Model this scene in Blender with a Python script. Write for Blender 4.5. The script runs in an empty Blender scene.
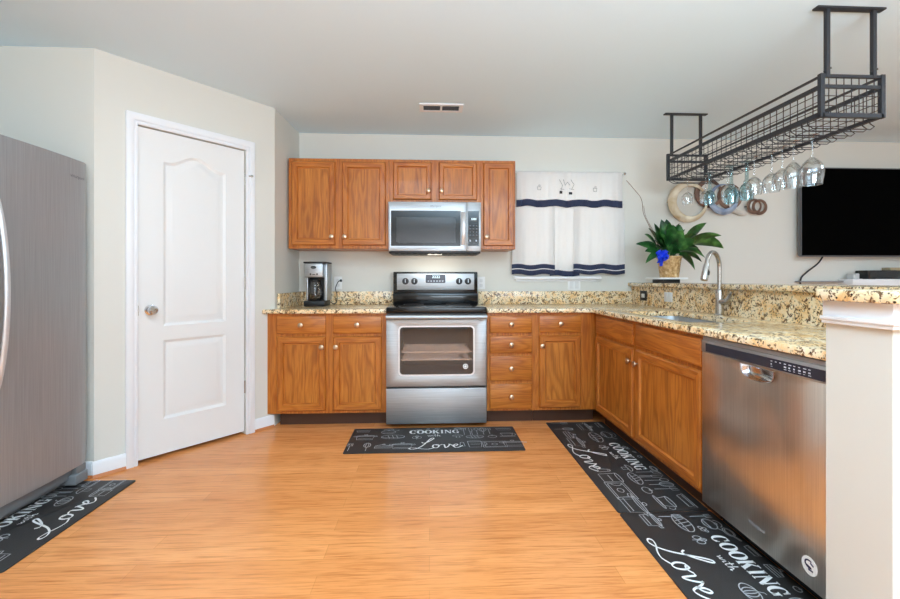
import bpy, bmesh, math, random
from math import sin, cos, pi, radians as R
from mathutils import Vector, Matrix

# ------------------------------------------------------------------ camera, world, light, exposure
S = bpy.context.scene
C = S.collection
cam_data = bpy.data.cameras.new('camera')
cam = bpy.data.objects.new('camera', cam_data)
C.objects.link(cam)
cam.location = (0, 0, 1.126)
cam.rotation_euler = (R(90), 0, -0.0475)
cam_data.sensor_width = 36.0
cam_data.lens = 433.09 / 900 * 36
cam_data.shift_y = -20.4 / 900
cam_data.clip_start = 0.02
S.camera = cam

W = bpy.data.worlds.new('world')
S.world = W
W.use_nodes = True
wb = W.node_tree.nodes['Background']
wb.inputs[0].default_value = (0.98, 0.97, 0.96, 1)
wb.inputs[1].default_value = 2.4


def area_light(name, loc, rot, sx, sy, power, col=(1, 1, 1)):
    d = bpy.data.lights.new(name, 'AREA')
    d.shape = 'RECTANGLE'
    d.size, d.size_y = sx, sy
    d.energy = power
    d.color = col
    o = bpy.data.objects.new(name, d)
    o.location, o.rotation_euler = loc, rot
    C.objects.link(o)
    return o


# unseen area lights added behind the camera, beside and overhead to brighten the room
COOL = (0.77, 0.965, 1.14)
area_light('rear_daylight_fill', (0.6, -2.9, 1.30), (R(98), 0, 0), 4.2, 2.1, 16, COOL)  # added fill standing in for daylight through the unseen rear opening
area_light('living_side_fill', (6.3, 1.0, 1.35), (0, R(98), 0), 2.0, 3.4, 10, COOL)  # added side fill, the right wall has no window
area_light('kitchen_overhead_fill', (-0.2, 1.1, 2.40), (0, 0, 0), 1.0, 1.0, 26, COOL)  # added downward fill over the kitchen, without a lamp fixture
area_light('living_overhead_fill', (3.8, 1.6, 2.40), (0, 0, 0), 1.0, 1.0, 30, COOL)  # added downward fill for the living room side, without a fixture
area_light('ceiling_bounce_fill', (0.9, -0.9, 1.5), (R(168), 0, 0), 2.0, 1.2, 262, COOL)  # added upward fill behind the camera, bounced off the ceiling

S.view_settings.view_transform = 'Standard'
S.view_settings.look = 'None'
S.view_settings.exposure = -0.28
S.view_settings.gamma = 1.0
S.view_settings.use_curve_mapping = False

# ------------------------------------------------------------------ materials


def lin(rgb):
    out = []
    for v in rgb:
        v /= 255.0
        out.append(v / 12.92 if v <= 0.04045 else ((v + 0.055) / 1.055) ** 2.4)
    return (*out, 1.0)


def mat(name, rgb, rough=0.5, metal=0.0, spec=0.5, coat=0.0, emit=0.0):
    m = bpy.data.materials.new(name)
    m.use_nodes = True
    b = m.node_tree.nodes['Principled BSDF']
    b.inputs['Base Color'].default_value = lin(rgb)
    b.inputs['Roughness'].default_value = rough
    b.inputs['Metallic'].default_value = metal
    b.inputs['Specular IOR Level'].default_value = spec
    b.inputs['Coat Weight'].default_value = coat
    if emit:
        b.inputs['Emission Color'].default_value = lin(rgb)
        b.inputs['Emission Strength'].default_value = emit
    return m


class NT:
    """small node-tree helper"""
    def __init__(s, m):
        s.t = m.node_tree
        s.b = s.t.nodes['Principled BSDF']

    def n(s, kind, **kw):
        x = s.t.nodes.new(kind)
        for k, v in kw.items():
            setattr(x, k, v)
        return x

    def l(s, a, b):
        s.t.links.new(a, b)

    def coords(s, scale=(1, 1, 1), rnd=True, rot=(0, 0, 0)):
        tc = s.n('ShaderNodeTexCoord')
        mp = s.n('ShaderNodeMapping')
        mp.inputs['Scale'].default_value = scale
        mp.inputs['Rotation'].default_value = rot
        s.l(tc.outputs['Object'], mp.inputs['Vector'])
        if rnd:
            oi = s.n('ShaderNodeObjectInfo')
            mu = s.n('ShaderNodeMath', operation='MULTIPLY')
            mu.inputs[1].default_value = 37.0
            s.l(oi.outputs['Random'], mu.inputs[0])
            s.l(mu.outputs[0], mp.inputs['Location'])
        return mp.outputs['Vector']

    def noise(s, vec, scale, detail=4, rough=0.55, dist=0.0):
        x = s.n('ShaderNodeTexNoise')
        x.inputs['Scale'].default_value = scale
        x.inputs['Detail'].default_value = detail
        x.inputs['Roughness'].default_value = rough
        x.inputs['Distortion'].default_value = dist
        s.l(vec, x.inputs['Vector'])
        return x.outputs['Fac']

    def ramp(s, fac, stops, interp='LINEAR'):
        x = s.n('ShaderNodeValToRGB')
        x.color_ramp.interpolation = interp
        e = x.color_ramp.elements
        while len(e) < len(stops):
            e.new(0.5)
        for el, (p, c) in zip(e, stops):
            el.position = p
            el.color = lin(c) if len(c) == 3 else c
        s.l(fac, x.inputs['Fac'])
        return x.outputs['Color']

    def mix(s, fac, a, b, mode='MIX'):
        x = s.n('ShaderNodeMix', data_type='RGBA', blend_type=mode)
        if isinstance(fac, (int, float)):
            x.inputs[0].default_value = fac
        else:
            s.l(fac, x.inputs[0])
        for i, v in ((6, a), (7, b)):
            if isinstance(v, tuple):
                x.inputs[i].default_value = v
            else:
                s.l(v, x.inputs[i])
        return x.outputs[2]

    def bump(s, h, strength, dist=0.01):
        x = s.n('ShaderNodeBump')
        x.inputs['Strength'].default_value = strength
        x.inputs['Distance'].default_value = dist
        s.l(h, x.inputs['Height'])
        s.l(x.outputs['Normal'], s.b.inputs['Normal'])


def oak(name, axis, lo, mid, hi, fig=1.0, rough=0.38):
    """axis: 0 grain along x, 2 grain along z"""
    def sc(across, along):
        return (along, across, across) if axis == 0 else (across, across, along)
    m = mat(name, mid, rough, coat=0.12)
    t = NT(m)
    v = t.coords(sc(1.0, .13))
    big = t.noise(v, 8.0 * fig, 3, 0.5, 0.3)
    k = t.n('ShaderNodeMath', operation='MULTIPLY')
    k.inputs[1].default_value = 64.0
    t.l(big, k.inputs[0])
    sn = t.n('ShaderNodeMath', operation='SINE')
    t.l(k.outputs[0], sn.inputs[0])
    mr = t.n('ShaderNodeMapRange')
    mr.inputs['From Min'].default_value = -1.0
    t.l(sn.outputs[0], mr.inputs['Value'])
    c1 = t.ramp(mr.outputs[0], [(0.0, lo), (0.35, mid), (1.0, hi)])
    tone = t.noise(t.coords(sc(1, .2)), 9.0, 3)
    c2 = t.ramp(tone, [(0.3, lo), (0.5, mid), (0.7, hi)])
    col = t.mix(0.5, c1, c2)
    pores = t.noise(t.coords(sc(150, 5.0)), 1.0, 4, 0.65)
    dark = t.ramp(pores, [(0.34, (176, 152, 128)), (0.52, (255, 255, 255))])
    col = t.mix(0.5, col, dark, 'MULTIPLY')
    t.l(col, t.b.inputs['Base Color'])
    t.bump(pores, 0.06, 0.002)
    return m


OAK_V = oak('oak_upright_grain', 2, (162, 86, 24), (188, 107, 34), (204, 126, 48))
OAK_H = oak('oak_level_grain', 0, (164, 87, 25), (190, 109, 36), (206, 128, 50))
OAK_P = oak('oak_panel_grain', 2, (152, 84, 22), (186, 108, 34), (210, 134, 53), 0.8)
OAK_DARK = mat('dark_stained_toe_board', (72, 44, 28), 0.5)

GRANITE = mat('speckled_granite', (200, 175, 125), 0.16, spec=0.5)
t = NT(GRANITE)
v = t.coords((1, 1, 1), rnd=False)
n0 = t.noise(v, 14, 5, 0.6, 0.6)
base = t.ramp(n0, [(0.28, (216, 166, 104)), (0.42, (248, 208, 150)), (0.58, (253, 232, 192)), (0.75, (240, 220, 198))])
n1 = t.noise(v, 46, 4, 0.62, 0.8)
blot = t.ramp(n1, [(0.525, (0, 0, 0)), (0.58, (255, 255, 255))])
c = t.mix(blot, base, lin((118, 86, 56)))
vo = t.n('ShaderNodeTexVoronoi')
vo.inputs['Scale'].default_value = 75
t.l(v, vo.inputs['Vector'])
sp = t.ramp(vo.outputs['Distance'], [(0.20, (255, 255, 255)), (0.34, (0, 0, 0))])
n2 = t.noise(v, 22, 3)
gate = t.ramp(n2, [(0.40, (0, 0, 0)), (0.50, (255, 255, 255))])
c = t.mix(t.mix(1.0, sp, gate, 'MULTIPLY'), c, lin((42, 34, 32)))
n3 = t.noise(v, 60, 2)
lt = t.ramp(n3, [(0.62, (0, 0, 0)), (0.7, (255, 255, 255))])
c = t.mix(lt, c, lin((232, 218, 190)))
t.l(c, t.b.inputs['Base Color'])

FLOOR = mat('honey_laminate_planks', (222, 150, 90), 0.27, spec=0.5)
t = NT(FLOOR)
v = t.coords((1, 1, 1), rnd=False)
br = t.n('ShaderNodeTexBrick')
br.offset = 0.37
br.inputs['Scale'].default_value = 1.0
br.inputs['Brick Width'].default_value = 1.15
br.inputs['Row Height'].default_value = 0.098
br.inputs['Mortar Size'].default_value = 0.0012
br.inputs['Mortar Smooth'].default_value = 0.1
br.inputs['Bias'].default_value = 0.0
br.inputs['Color1'].default_value = lin((232, 152, 88))
br.inputs['Color2'].default_value = lin((248, 170, 104))
br.inputs['Mortar'].default_value = lin((218, 142, 80))
t.l(v, br.inputs['Vector'])
v2 = t.coords((1.3, 15, 1), rnd=False)
g = t.noise(v2, 2.0, 6, 0.62, 1.2)
gc = t.ramp(g, [(0.3, (222, 200, 180)), (0.52, (250, 246, 240)), (0.75, (255, 255, 255))])
col = t.mix(0.75, br.outputs['Color'], gc, 'MULTIPLY')
v3 = t.coords((3, 60, 1), rnd=False)
g2 = t.noise(v3, 1.6, 4, 0.6)
gd = t.ramp(g2, [(0.34, (194, 156, 124)), (0.5, (255, 255, 255))])
col = t.mix(0.5, col, gd, 'MULTIPLY')
t.l(col, t.b.inputs['Base Color'])


def painted(name, rgb, rough=0.6, bump=0.05, scale=120):
    m = mat(name, rgb, rough)
    t = NT(m)
    v = t.coords((1, 1, 1), rnd=False)
    t.bump(t.noise(v, scale, 3), bump, 0.002)
    return m


WALL = painted('warm_white_wall_paint', (222, 220, 211), 0.7)
CEIL = painted('cool_white_ceiling_paint', (225, 245, 255), 0.85, 0.12, 160)
TRIM = painted('white_gloss_trim', (240, 241, 243), 0.35, 0.01)
DOORW = painted('white_door_paint', (235, 235, 233), 0.38, 0.02, 200)
SHOE = mat('orange_wood_shoe_moulding', (196, 120, 66), 0.4)


def steel(name, rgb, rough, scale, amount=0.1, bump=0.02, metal=1.0):
    m = mat(name, rgb, rough, metal)
    t = NT(m)
    v = t.coords(scale)
    n = t.noise(v, 4, 3, 0.6)
    a = tuple(max(0, x - 255 * amount * 0.5) for x in rgb)
    b = tuple(min(255, x + 255 * amount * 0.5) for x in rgb)
    t.l(t.ramp(n, [(0.3, a), (0.7, b)]), t.b.inputs['Base Color'])
    t.bump(n, bump, 0.002)
    return m


STEEL = steel('brushed_stainless_level', (180, 184, 187), 0.48, (1, 60, 90))
STEEL_V = steel('brushed_stainless_upright', (222, 212, 199), 0.28, (90, 90, 0.8), 0.08, 0.03)
STEEL_F = steel('grey_stainless_fridge', (168, 170, 172), 0.40, (60, 60, 0.8), 0.06, 0.02, 0.55)
CHROME = mat('polished_chrome', (214, 214, 216), 0.12, 1.0)
SATIN = mat('satin_silver_handle', (222, 223, 225), 0.38, 0.6)
NICKEL = steel('brushed_nickel', (190, 186, 180), 0.26, (20, 20, 20), 0.06)
KNOBM = mat('warm_nickel_knob', (204, 178, 150), 0.30, 1.0)
BLACK = mat('black_gloss', (16, 16, 17), 0.12)
BLACKM = mat('black_matte_plastic', (26, 26, 28), 0.5)
RACK = mat('black_powder_coat', (42, 43, 47), 0.45)
NAVYP = mat('dark_slate_panel', (47, 49, 60), 0.25)
GREYP = mat('grey_plastic', (128, 130, 132), 0.45)
WHITEP = mat('white_plastic', (240, 240, 238), 0.4)
DARKIN = mat('dark_grey_enamel', (70, 70, 72), 0.5)
MARK = mat('pale_printed_mark', (196, 202, 214), 0.5)
DMARK = mat('grey_printed_mark', (96, 98, 102), 0.4)
DIGIT = mat('lit_display_digit', (215, 235, 240), 0.4, emit=0.8)


def thin_glass(name, tint, base=0.05, edge=0.6, rough=0.02):
    m = bpy.data.materials.new(name)
    m.use_nodes = True
    nt = m.node_tree
    nt.nodes.clear()
    out = nt.nodes.new('ShaderNodeOutputMaterial')
    tr = nt.nodes.new('ShaderNodeBsdfTransparent')
    tr.inputs[0].default_value = (*tint, 1)
    gl = nt.nodes.new('ShaderNodeBsdfGlossy')
    gl.inputs['Roughness'].default_value = rough
    lw = nt.nodes.new('ShaderNodeLayerWeight')
    lw.inputs[0].default_value = 0.35
    mr = nt.nodes.new('ShaderNodeMapRange')
    mr.inputs['To Min'].default_value = base
    mr.inputs['To Max'].default_value = edge
    nt.links.new(lw.outputs['Facing'], mr.inputs['Value'])
    mx = nt.nodes.new('ShaderNodeMixShader')
    nt.links.new(mr.outputs[0], mx.inputs[0])
    nt.links.new(tr.outputs[0], mx.inputs[1])
    nt.links.new(gl.outputs[0], mx.inputs[2])
    nt.links.new(mx.outputs[0], out.inputs[0])
    return m


GLASS = thin_glass('clear_glass', (0.96, 0.97, 0.97), 0.10, 0.6)
TEAL = thin_glass('teal_tinted_glass', (0.74, 0.87, 0.89), 0.10, 0.6)
OVENG = thin_glass('smoked_oven_glass', (0.80, 0.80, 0.81), 0.045, 0.40)
PANE = thin_glass('window_pane_glass', (0.97, 0.98, 0.98), 0.04, 0.4)
MICROG = thin_glass('smoked_microwave_glass', (0.55, 0.55, 0.56), 0.05, 0.4, 0.12)


def cloth(name, rgb, translucent=0.5):
    m = bpy.data.materials.new(name)
    m.use_nodes = True
    nt = m.node_tree
    b = nt.nodes['Principled BSDF']
    b.inputs['Base Color'].default_value = lin(rgb)
    b.inputs['Roughness'].default_value = 0.9
    tl = nt.nodes.new('ShaderNodeBsdfTranslucent')
    tl.inputs[0].default_value = lin(rgb)
    mx = nt.nodes.new('ShaderNodeMixShader')
    mx.inputs[0].default_value = translucent
    nt.links.new(b.outputs[0], mx.inputs[1])
    nt.links.new(tl.outputs[0], mx.inputs[2])
    nt.links.new(mx.outputs[0], nt.nodes['Material Output'].inputs[0])
    tc = nt.nodes.new('ShaderNodeTexCoord')
    n = nt.nodes.new('ShaderNodeTexNoise')
    n.inputs['Scale'].default_value = 400
    nt.links.new(tc.outputs['Object'], n.inputs['Vector'])
    bp = nt.nodes.new('ShaderNodeBump')
    bp.inputs['Strength'].default_value = 0.1
    bp.inputs['Distance'].default_value = 0.001
    nt.links.new(n.outputs['Fac'], bp.inputs['Height'])
    nt.links.new(bp.outputs['Normal'], b.inputs['Normal'])
    return m


CURTAIN = cloth('white_cotton', (247, 245, 243), 0.45)
NAVY = cloth('navy_cotton_band', (52, 60, 88), 0.1)
STITCH = mat('dark_embroidery', (38, 40, 48), 0.8)

MATB = mat('charcoal_rubber_mat', (52, 50, 50), 0.55, spec=0.35)
t = NT(MATB)
v = t.coords((1, 1, 1))
n = t.noise(v, 500, 2)
t.l(t.ramp(n, [(0.35, (45, 43, 43)), (0.65, (61, 59, 58))]), t.b.inputs['Base Color'])
t.bump(n, 0.15, 0.001)
PRINT = mat('white_print', (238, 238, 236), 0.6)
CHALK = mat('chalk_grey_print', (178, 180, 182), 0.6)

LEAF = mat('glossy_green_leaf', (42, 92, 44), 0.3)
t = NT(LEAF)
v = t.coords((1, 1, 1), rnd=False)
t.l(t.ramp(t.noise(v, 9, 3), [(0.38, (18, 54, 26)), (0.52, (38, 92, 40)), (0.68, (92, 150, 74))]), t.b.inputs['Base Color'])
STEM = mat('dry_twig', (128, 104, 84), 0.8)
SOIL = mat('dark_soil', (52, 40, 30), 0.95)
WICKER = mat('tan_wicker', (206, 162, 104), 0.65)
t = NT(WICKER)
v = t.coords((1, 1, 1), rnd=False)
t.l(t.ramp(t.noise(v, 38, 4), [(0.3, (150, 104, 56)), (0.5, (208, 166, 110)), (0.7, (234, 206, 160))]), t.b.inputs['Base Color'])
BOW = mat('royal_blue_ribbon', (24, 64, 226), 0.35)


def ring_mat(name, a, b, rough=0.35, metal=0.5):
    m = mat(name, a, rough, metal)
    t = NT(m)
    v = t.coords((1, 1, 1), rnd=False)
    t.l(t.ramp(t.noise(v, 7, 3, 0.5, 0.5), [(0.3, a), (0.7, b)]), t.b.inputs['Base Color'])
    return m


GOLD = ring_mat('brushed_gold_ring', (168, 142, 104), (222, 210, 186))
BRONZE = ring_mat('dark_bronze_ring', (84, 58, 46), (136, 104, 86))
BLUE = ring_mat('slate_blue_ring', (96, 110, 136), (168, 178, 194))
CREAM = ring_mat('silver_cream_ring', (176, 168, 158), (224, 216, 206))

# ------------------------------------------------------------------ mesh helpers


class MB:
    def __init__(s, *mats):
        s.bm = bmesh.new()
        s.mats = list(mats)
        s.cur = 0

    def use(s, m):
        if m not in s.mats:
            s.mats.append(m)
        s.cur = s.mats.index(m)
        return s

    def add(s, tb, keep=False):
        if not keep:
            for f in tb.faces:
                f.material_index = s.cur
        me = bpy.data.meshes.new('tmp')
        tb.to_mesh(me)
        tb.free()
        s.bm.from_mesh(me)
        bpy.data.meshes.remove(me)
        return s

    def box(s, x0, x1, y0, y1, z0, z1, bev=0.0, seg=2):
        b = bmesh.new()
        bmesh.ops.create_cube(b, size=1.0, matrix=Matrix.Translation(((x0 + x1) / 2, (y0 + y1) / 2, (z0 + z1) / 2))
                              @ Matrix.Diagonal((abs(x1 - x0), abs(y1 - y0), abs(z1 - z0), 1)))
        if bev:
            bmesh.ops.bevel(b, geom=list(b.edges), offset=bev, segments=seg, affect='EDGES', profile=0.5)
        return s.add(b)

    def bar(s, p, q, w, h=None):
        """square bar from p to q"""
        p, q = Vector(p), Vector(q)
        h = h or w
        d = (q - p)
        L = d.length
        rot = d.to_track_quat('X', 'Z').to_matrix().to_4x4()
        b = bmesh.new()
        bmesh.ops.create_cube(b, size=1.0, matrix=Matrix.Translation((p + q) / 2) @ rot @ Matrix.Diagonal((L, w, h, 1)))
        return s.add(b)

    def tube(s, pts, r, seg=10, closed=False):
        pts = [Vector(p) for p in pts]
        n = len(pts)
        rs = r if isinstance(r, (list, tuple)) else [r] * n
        b = bmesh.new()
        tang = []
        for i in range(n):
            if closed:
                d = pts[(i + 1) % n] - pts[i - 1]
            else:
                d = pts[min(i + 1, n - 1)] - pts[max(i - 1, 0)]
            tang.append(d.normalized())
        up = Vector((0, 0, 1)) if abs(tang[0].z) < 0.9 else Vector((1, 0, 0))
        nrm = (up - tang[0] * up.dot(tang[0])).normalized()
        loops = []
        for i in range(n):
            tg = tang[i]
            nrm = (nrm - tg * nrm.dot(tg)).normalized()
            bi = tg.cross(nrm)
            loops.append([b.verts.new(pts[i] + (nrm * cos(2 * pi * k / seg) + bi * sin(2 * pi * k / seg)) * rs[i]) for k in range(seg)])
        m = n if closed else n - 1
        for i in range(m):
            A, B = loops[i], loops[(i + 1) % n]
            for k in range(seg):
                b.faces.new((A[k], A[(k + 1) % seg], B[(k + 1) % seg], B[k]))
        if not closed:
            b.faces.new(list(reversed(loops[0])))
            b.faces.new(loops[-1])
        bmesh.ops.recalc_face_normals(b, faces=b.faces)
        return s.add(b)

    def lathe(s, prof, c=(0, 0, 0), seg=24, axis='Z', sx=1.0, sy=1.0, wob=None):
        """prof: list of (r, h)"""
        b = bmesh.new()
        c = Vector(c)
        loops = []
        for j, (r, h) in enumerate(prof):
            if r < 1e-6:
                p = Vector((0, 0, h))
                loops.append([b.verts.new(p)])
                continue
            row = []
            for k in range(seg):
                a = 2 * pi * k / seg
                rr = r + (wob(a, j) if wob else 0)
                row.append(b.verts.new((rr * cos(a) * sx, rr * sin(a) * sy, h)))
            loops.append(row)
        for A, B in zip(loops, loops[1:]):
            if len(A) == 1 and len(B) == 1:
                continue
            for k in range(seg):
                k2 = (k + 1) % seg
                if len(A) == 1:
                    b.faces.new((A[0], B[k2], B[k]))
                elif len(B) == 1:
                    b.faces.new((A[k], A[k2], B[0]))
                else:
                    b.faces.new((A[k], A[k2], B[k2], B[k]))
        M = {'Z': Matrix.Identity(4), '-Y': Matrix.Rotation(R(90), 4, 'X'), '-X': Matrix.Rotation(R(-90), 4, 'Y'),
             'X': Matrix.Rotation(R(90), 4, 'Y'), '-Z': Matrix.Rotation(R(180), 4, 'X')}[axis]
        bmesh.ops.transform(b, matrix=Matrix.Translation(c) @ M, verts=b.verts)
        bmesh.ops.recalc_face_normals(b, faces=b.faces)
        return s.add(b)

    def prism(s, outline, w0, w1, plane='XY', holes=(), bev=0.0):
        b = bmesh.new()
        es = []
        for lp in [outline] + list(holes):
            vs = [b.verts.new((p[0], p[1], 0)) for p in lp]
            for i in range(len(vs)):
                es.append(b.edges.new((vs[i], vs[(i + 1) % len(vs)])))
        if holes:
            bmesh.ops.triangle_fill(b, use_beauty=True, use_dissolve=False, edges=es, normal=(0, 0, 1))
        else:
            b.verts.ensure_lookup_table()
            b.faces.new(list(b.verts))
        r = bmesh.ops.extrude_face_region(b, geom=list(b.faces))
        vs = [e for e in r['geom'] if isinstance(e, bmesh.types.BMVert)]
        bmesh.ops.translate(b, verts=vs, vec=(0, 0, w1 - w0))
        for vv in b.verts:
            u, v2, w = vv.co.x, vv.co.y, vv.co.z + w0
            vv.co = {'XY': (u, v2, w), 'XZ': (u, w, v2), 'YZ': (w, u, v2)}[plane]
        bmesh.ops.recalc_face_normals(b, faces=b.faces)
        if bev:
            ed = [e for e in b.edges if len(e.link_faces) == 2 and e.calc_face_angle(0) > 0.6]
            bmesh.ops.bevel(b, geom=ed, offset=bev, segments=2, affect='EDGES', profile=0.5)
        return s.add(b)

    def rings(s, loops, fill_last=True, fill_first=False, mats=None, closed=True):
        """bridge loops of equal length; mats(i, k) -> material index"""
        b = bmesh.new()
        L = [[b.verts.new(p) for p in lp] for lp in loops]
        for i in range(len(L) - 1):
            n = len(L[i])
            for k in range(n if closed else n - 1):
                f = b.faces.new((L[i][k], L[i][(k + 1) % n], L[i + 1][(k + 1) % n], L[i + 1][k]))
                f.material_index = mats(i, k) if mats else s.cur
        if fill_last:
            f = b.faces.new(L[-1])
            f.material_index = s.cur
        if fill_first:
            f = b.faces.new(list(reversed(L[0])))
            f.material_index = s.cur
        bmesh.ops.recalc_face_normals(b, faces=b.faces)
        return s.add(b, keep=True)

    def ribbon(s, pts, w, z=0.0, closed=False, th=0.0):
        """flat stroke in XY of varying width"""
        pts = [Vector((p[0], p[1])) for p in pts]
        n = len(pts)
        ws = w if isinstance(w, (list, tuple)) else [w] * n
        b = bmesh.new()
        L, Rr = [], []
        for i in range(n):
            d = (pts[(i + 1) % n] - pts[i - 1]) if closed else (pts[min(i + 1, n - 1)] - pts[max(i - 1, 0)])
            if d.length < 1e-9:
                d = Vector((1, 0))
            d.normalize()
            nn = Vector((-d.y, d.x)) * ws[i] / 2
            L.append(b.verts.new((*(pts[i] + nn), z)))
            Rr.append(b.verts.new((*(pts[i] - nn), z)))
        for i in range(n if closed else n - 1):
            j = (i + 1) % n
            f = b.faces.new((L[i], Rr[i], Rr[j], L[j]))
            f.normal_update()
            if f.normal.z < 0:
                f.normal_flip()
        return s.add(b)

    def text(s, body, size, M):
        cu = bpy.data.curves.new('tmp', 'FONT')
        cu.body = body
        cu.size = size
        cu.align_x = 'CENTER'
        cu.align_y = 'CENTER'
        o = bpy.data.objects.new('tmp', cu)
        C.objects.link(o)
        bpy.context.view_layer.update()
        me = bpy.data.meshes.new_from_object(o.evaluated_get(bpy.context.evaluated_depsgraph_get()))
        bpy.data.objects.remove(o)
        b = bmesh.new()
        b.from_mesh(me)
        bpy.data.meshes.remove(me)
        bmesh.ops.transform(b, matrix=M, verts=b.verts)
        return s.add(b)

    def build(s, name, parent=None, loc=None, rotz=None, angle=35, smooth=True):
        me = bpy.data.meshes.new(name)
        s.bm.to_mesh(me)
        s.bm.free()
        for m in s.mats:
            me.materials.append(m)
        if smooth:
            me.polygons.foreach_set('use_smooth', [True] * len(me.polygons))
            me.set_sharp_from_angle(angle=R(angle))
        o = bpy.data.objects.new(name, me)
        C.objects.link(o)
        if parent:
            o.parent = parent
        if loc:
            o.location = loc
        if rotz is not None:
            o.rotation_euler = (0, 0, rotz)
        return o


def tag(o, label, cat, group=None):
    o['label'] = label
    o['category'] = cat
    if group:
        o['group'] = group
    return o


def thing(name, label, cat, loc=(0, 0, 0), rotz=0.0, group=None):
    o = bpy.data.objects.new(name, None)
    o.empty_display_size = 0.1
    o.location = loc
    o.rotation_euler = (0, 0, rotz)
    C.objects.link(o)
    return tag(o, label, cat, group)


def struct(o, label=None, cat=None):
    o['kind'] = 'structure'
    if label:
        tag(o, label, cat)
    return o


def catmull(P, k=6, closed=False):
    P = [Vector(p) for p in P]
    n = len(P)
    out = []
    for i in range(n if closed else n - 1):
        if closed:
            a, b, c, d = P[i - 1], P[i], P[(i + 1) % n], P[(i + 2) % n]
        else:
            a, b, c, d = P[max(i - 1, 0)], P[i], P[i + 1], P[min(i + 2, n - 1)]
        for j in range(k):
            u = j / k
            out.append(0.5 * ((2 * b) + (c - a) * u + (2 * a - 5 * b + 4 * c - d) * u * u + (3 * b - a - 3 * c + d) * u ** 3))
    if not closed:
        out.append(P[-1])
    return out


def rrect(x0, x1, z0, z1, r, n=5):
    out = []
    for cx, cz, a0 in ((x1 - r, z1 - r, 0), (x0 + r, z1 - r, 90), (x0 + r, z0 + r, 180), (x1 - r, z0 + r, 270)):
        for k in range(n + 1):
            a = R(a0 + 90 * k / n)
            out.append((cx + r * cos(a), cz + r * sin(a)))
    return out


def rect4(x0, x1, z0, z1, i, y):
    return [(x0 + i, y, z0 + i), (x1 - i, y, z0 + i), (x1 - i, y, z1 - i), (x0 + i, y, z1 - i)]


# ------------------------------------------------------------------ the room
H = 2.436
D = 3.947
LX, RX, BY = -2.80, 6.5, -3.2
struct(MB(FLOOR).box(LX - .1, RX + .1, BY - .1, D + .14, -0.06, 0).build('floor', smooth=False))
struct(MB(CEIL).box(LX - .1, RX + .1, BY - .1, D + .14, H, H + .08).build('ceiling', smooth=False))
WX0, WX1, WZ0, WZ1 = 0.80, 1.735, 1.20, 2.06
struct(MB(WALL).prism([(LX, 0), (RX, 0), (RX, H), (LX, H)], D, D + .14, 'XZ',
                      holes=[[(WX0, WZ0), (WX1, WZ0), (WX1, WZ1), (WX0, WZ1)]]).build('wall_back', smooth=False))
struct(MB(WALL).box(LX - .1, LX, BY, D, 0, H).build('wall_left', smooth=False))
struct(MB(WALL).box(RX, RX + .1, BY, D, 0, H).build('wall_right', smooth=False))
struct(MB(WALL).prism([(LX, 0), (RX, 0), (RX, H), (LX, H)], BY - .1, BY, 'XZ',
                      holes=[[(-1.5, .1), (2.7, .1), (2.7, 2.2), (-1.5, 2.2)]]).build('wall_rear', smooth=False))
struct(MB(WALL).box(LX, -1.90, 2.55, 2.65, 0, H).build('wall_alcove', smooth=False))
P1 = Vector((-1.90, 2.55))
P2 = Vector((-1.185, 3.38))
DL = (P2 - P1).length
DA = math.atan2(P2.y - P1.y, P2.x - P1.x)
DIAG = (P1.x, P1.y, 0)
O0, O1, OH = 0.207, 0.872, 2.062
struct(MB(WALL).prism([(0, 0), (O0, 0), (O0, OH), (O1, OH), (O1, 0), (DL, 0), (DL, H), (0, H)], 0, .1, 'XZ')
       .build('wall_diagonal', loc=DIAG, rotz=DA, smooth=False))
struct(MB(WALL).prism([(-1.185, 3.38), (-1.166, D), (-1.266, D), (-1.285, 3.42)], 0, H, 'XY').build('wall_side', smooth=False))

# window in the back wall
wf = MB(TRIM)
wf.prism([(WX0, WZ0), (WX1, WZ0), (WX1, WZ1), (WX0, WZ1)], D + .03, D + .09, 'XZ',
         holes=[[(WX0 + .045, WZ0 + .05), (WX1 - .045, WZ0 + .05), (WX1 - .045, WZ1 - .045), (WX0 + .045, WZ1 - .045)]])
wf.box(WX0 + .045, WX1 - .045, D + .035, D + .08, 1.61, 1.655)
win = struct(wf.build('window_1', smooth=False), 'white framed kitchen window behind the white curtains', 'window')
MB(PANE).box(WX0 + .04, WX1 - .04, D + .055, D + .06, WZ0 + .04, WZ1 - .04).build('pane', win)
MB(TRIM).box(WX0 - .03, WX1 - .16, D - .055, D + .02, 1.125, 1.15, .006).box(WX0 - .01, WX1 - .18, D - .018, D, 1.105, 1.125).build('window_sill', win)

# the pantry door in the slanted wall
door = struct(bpy.data.objects.new('door_1', None), 'white two panel arch top pantry door in the slanted wall', 'door')
door.location, door.rotation_euler = DIAG, (0, 0, DA)
C.objects.link(door)
s0, s1, dz0, dz1 = 0.2125, 0.8655, 0.022, 2.056


def arch_panel(x0, x1, z0, z1, rise, i, y, n=22):
    x0, x1, z0, z1 = x0 + i, x1 - i, z0 + i, z1 - i
    pts = [(x0, y, z0), (x1, y, z0)]
    for k in range(n + 1):
        u = 1 - k / n
        pts.append((x0 + (x1 - x0) * u, y, z1 + rise * (0.5 - 0.5 * cos(2 * pi * min(max((u - .06) / .88, 0), 1)))))
    return pts


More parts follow.
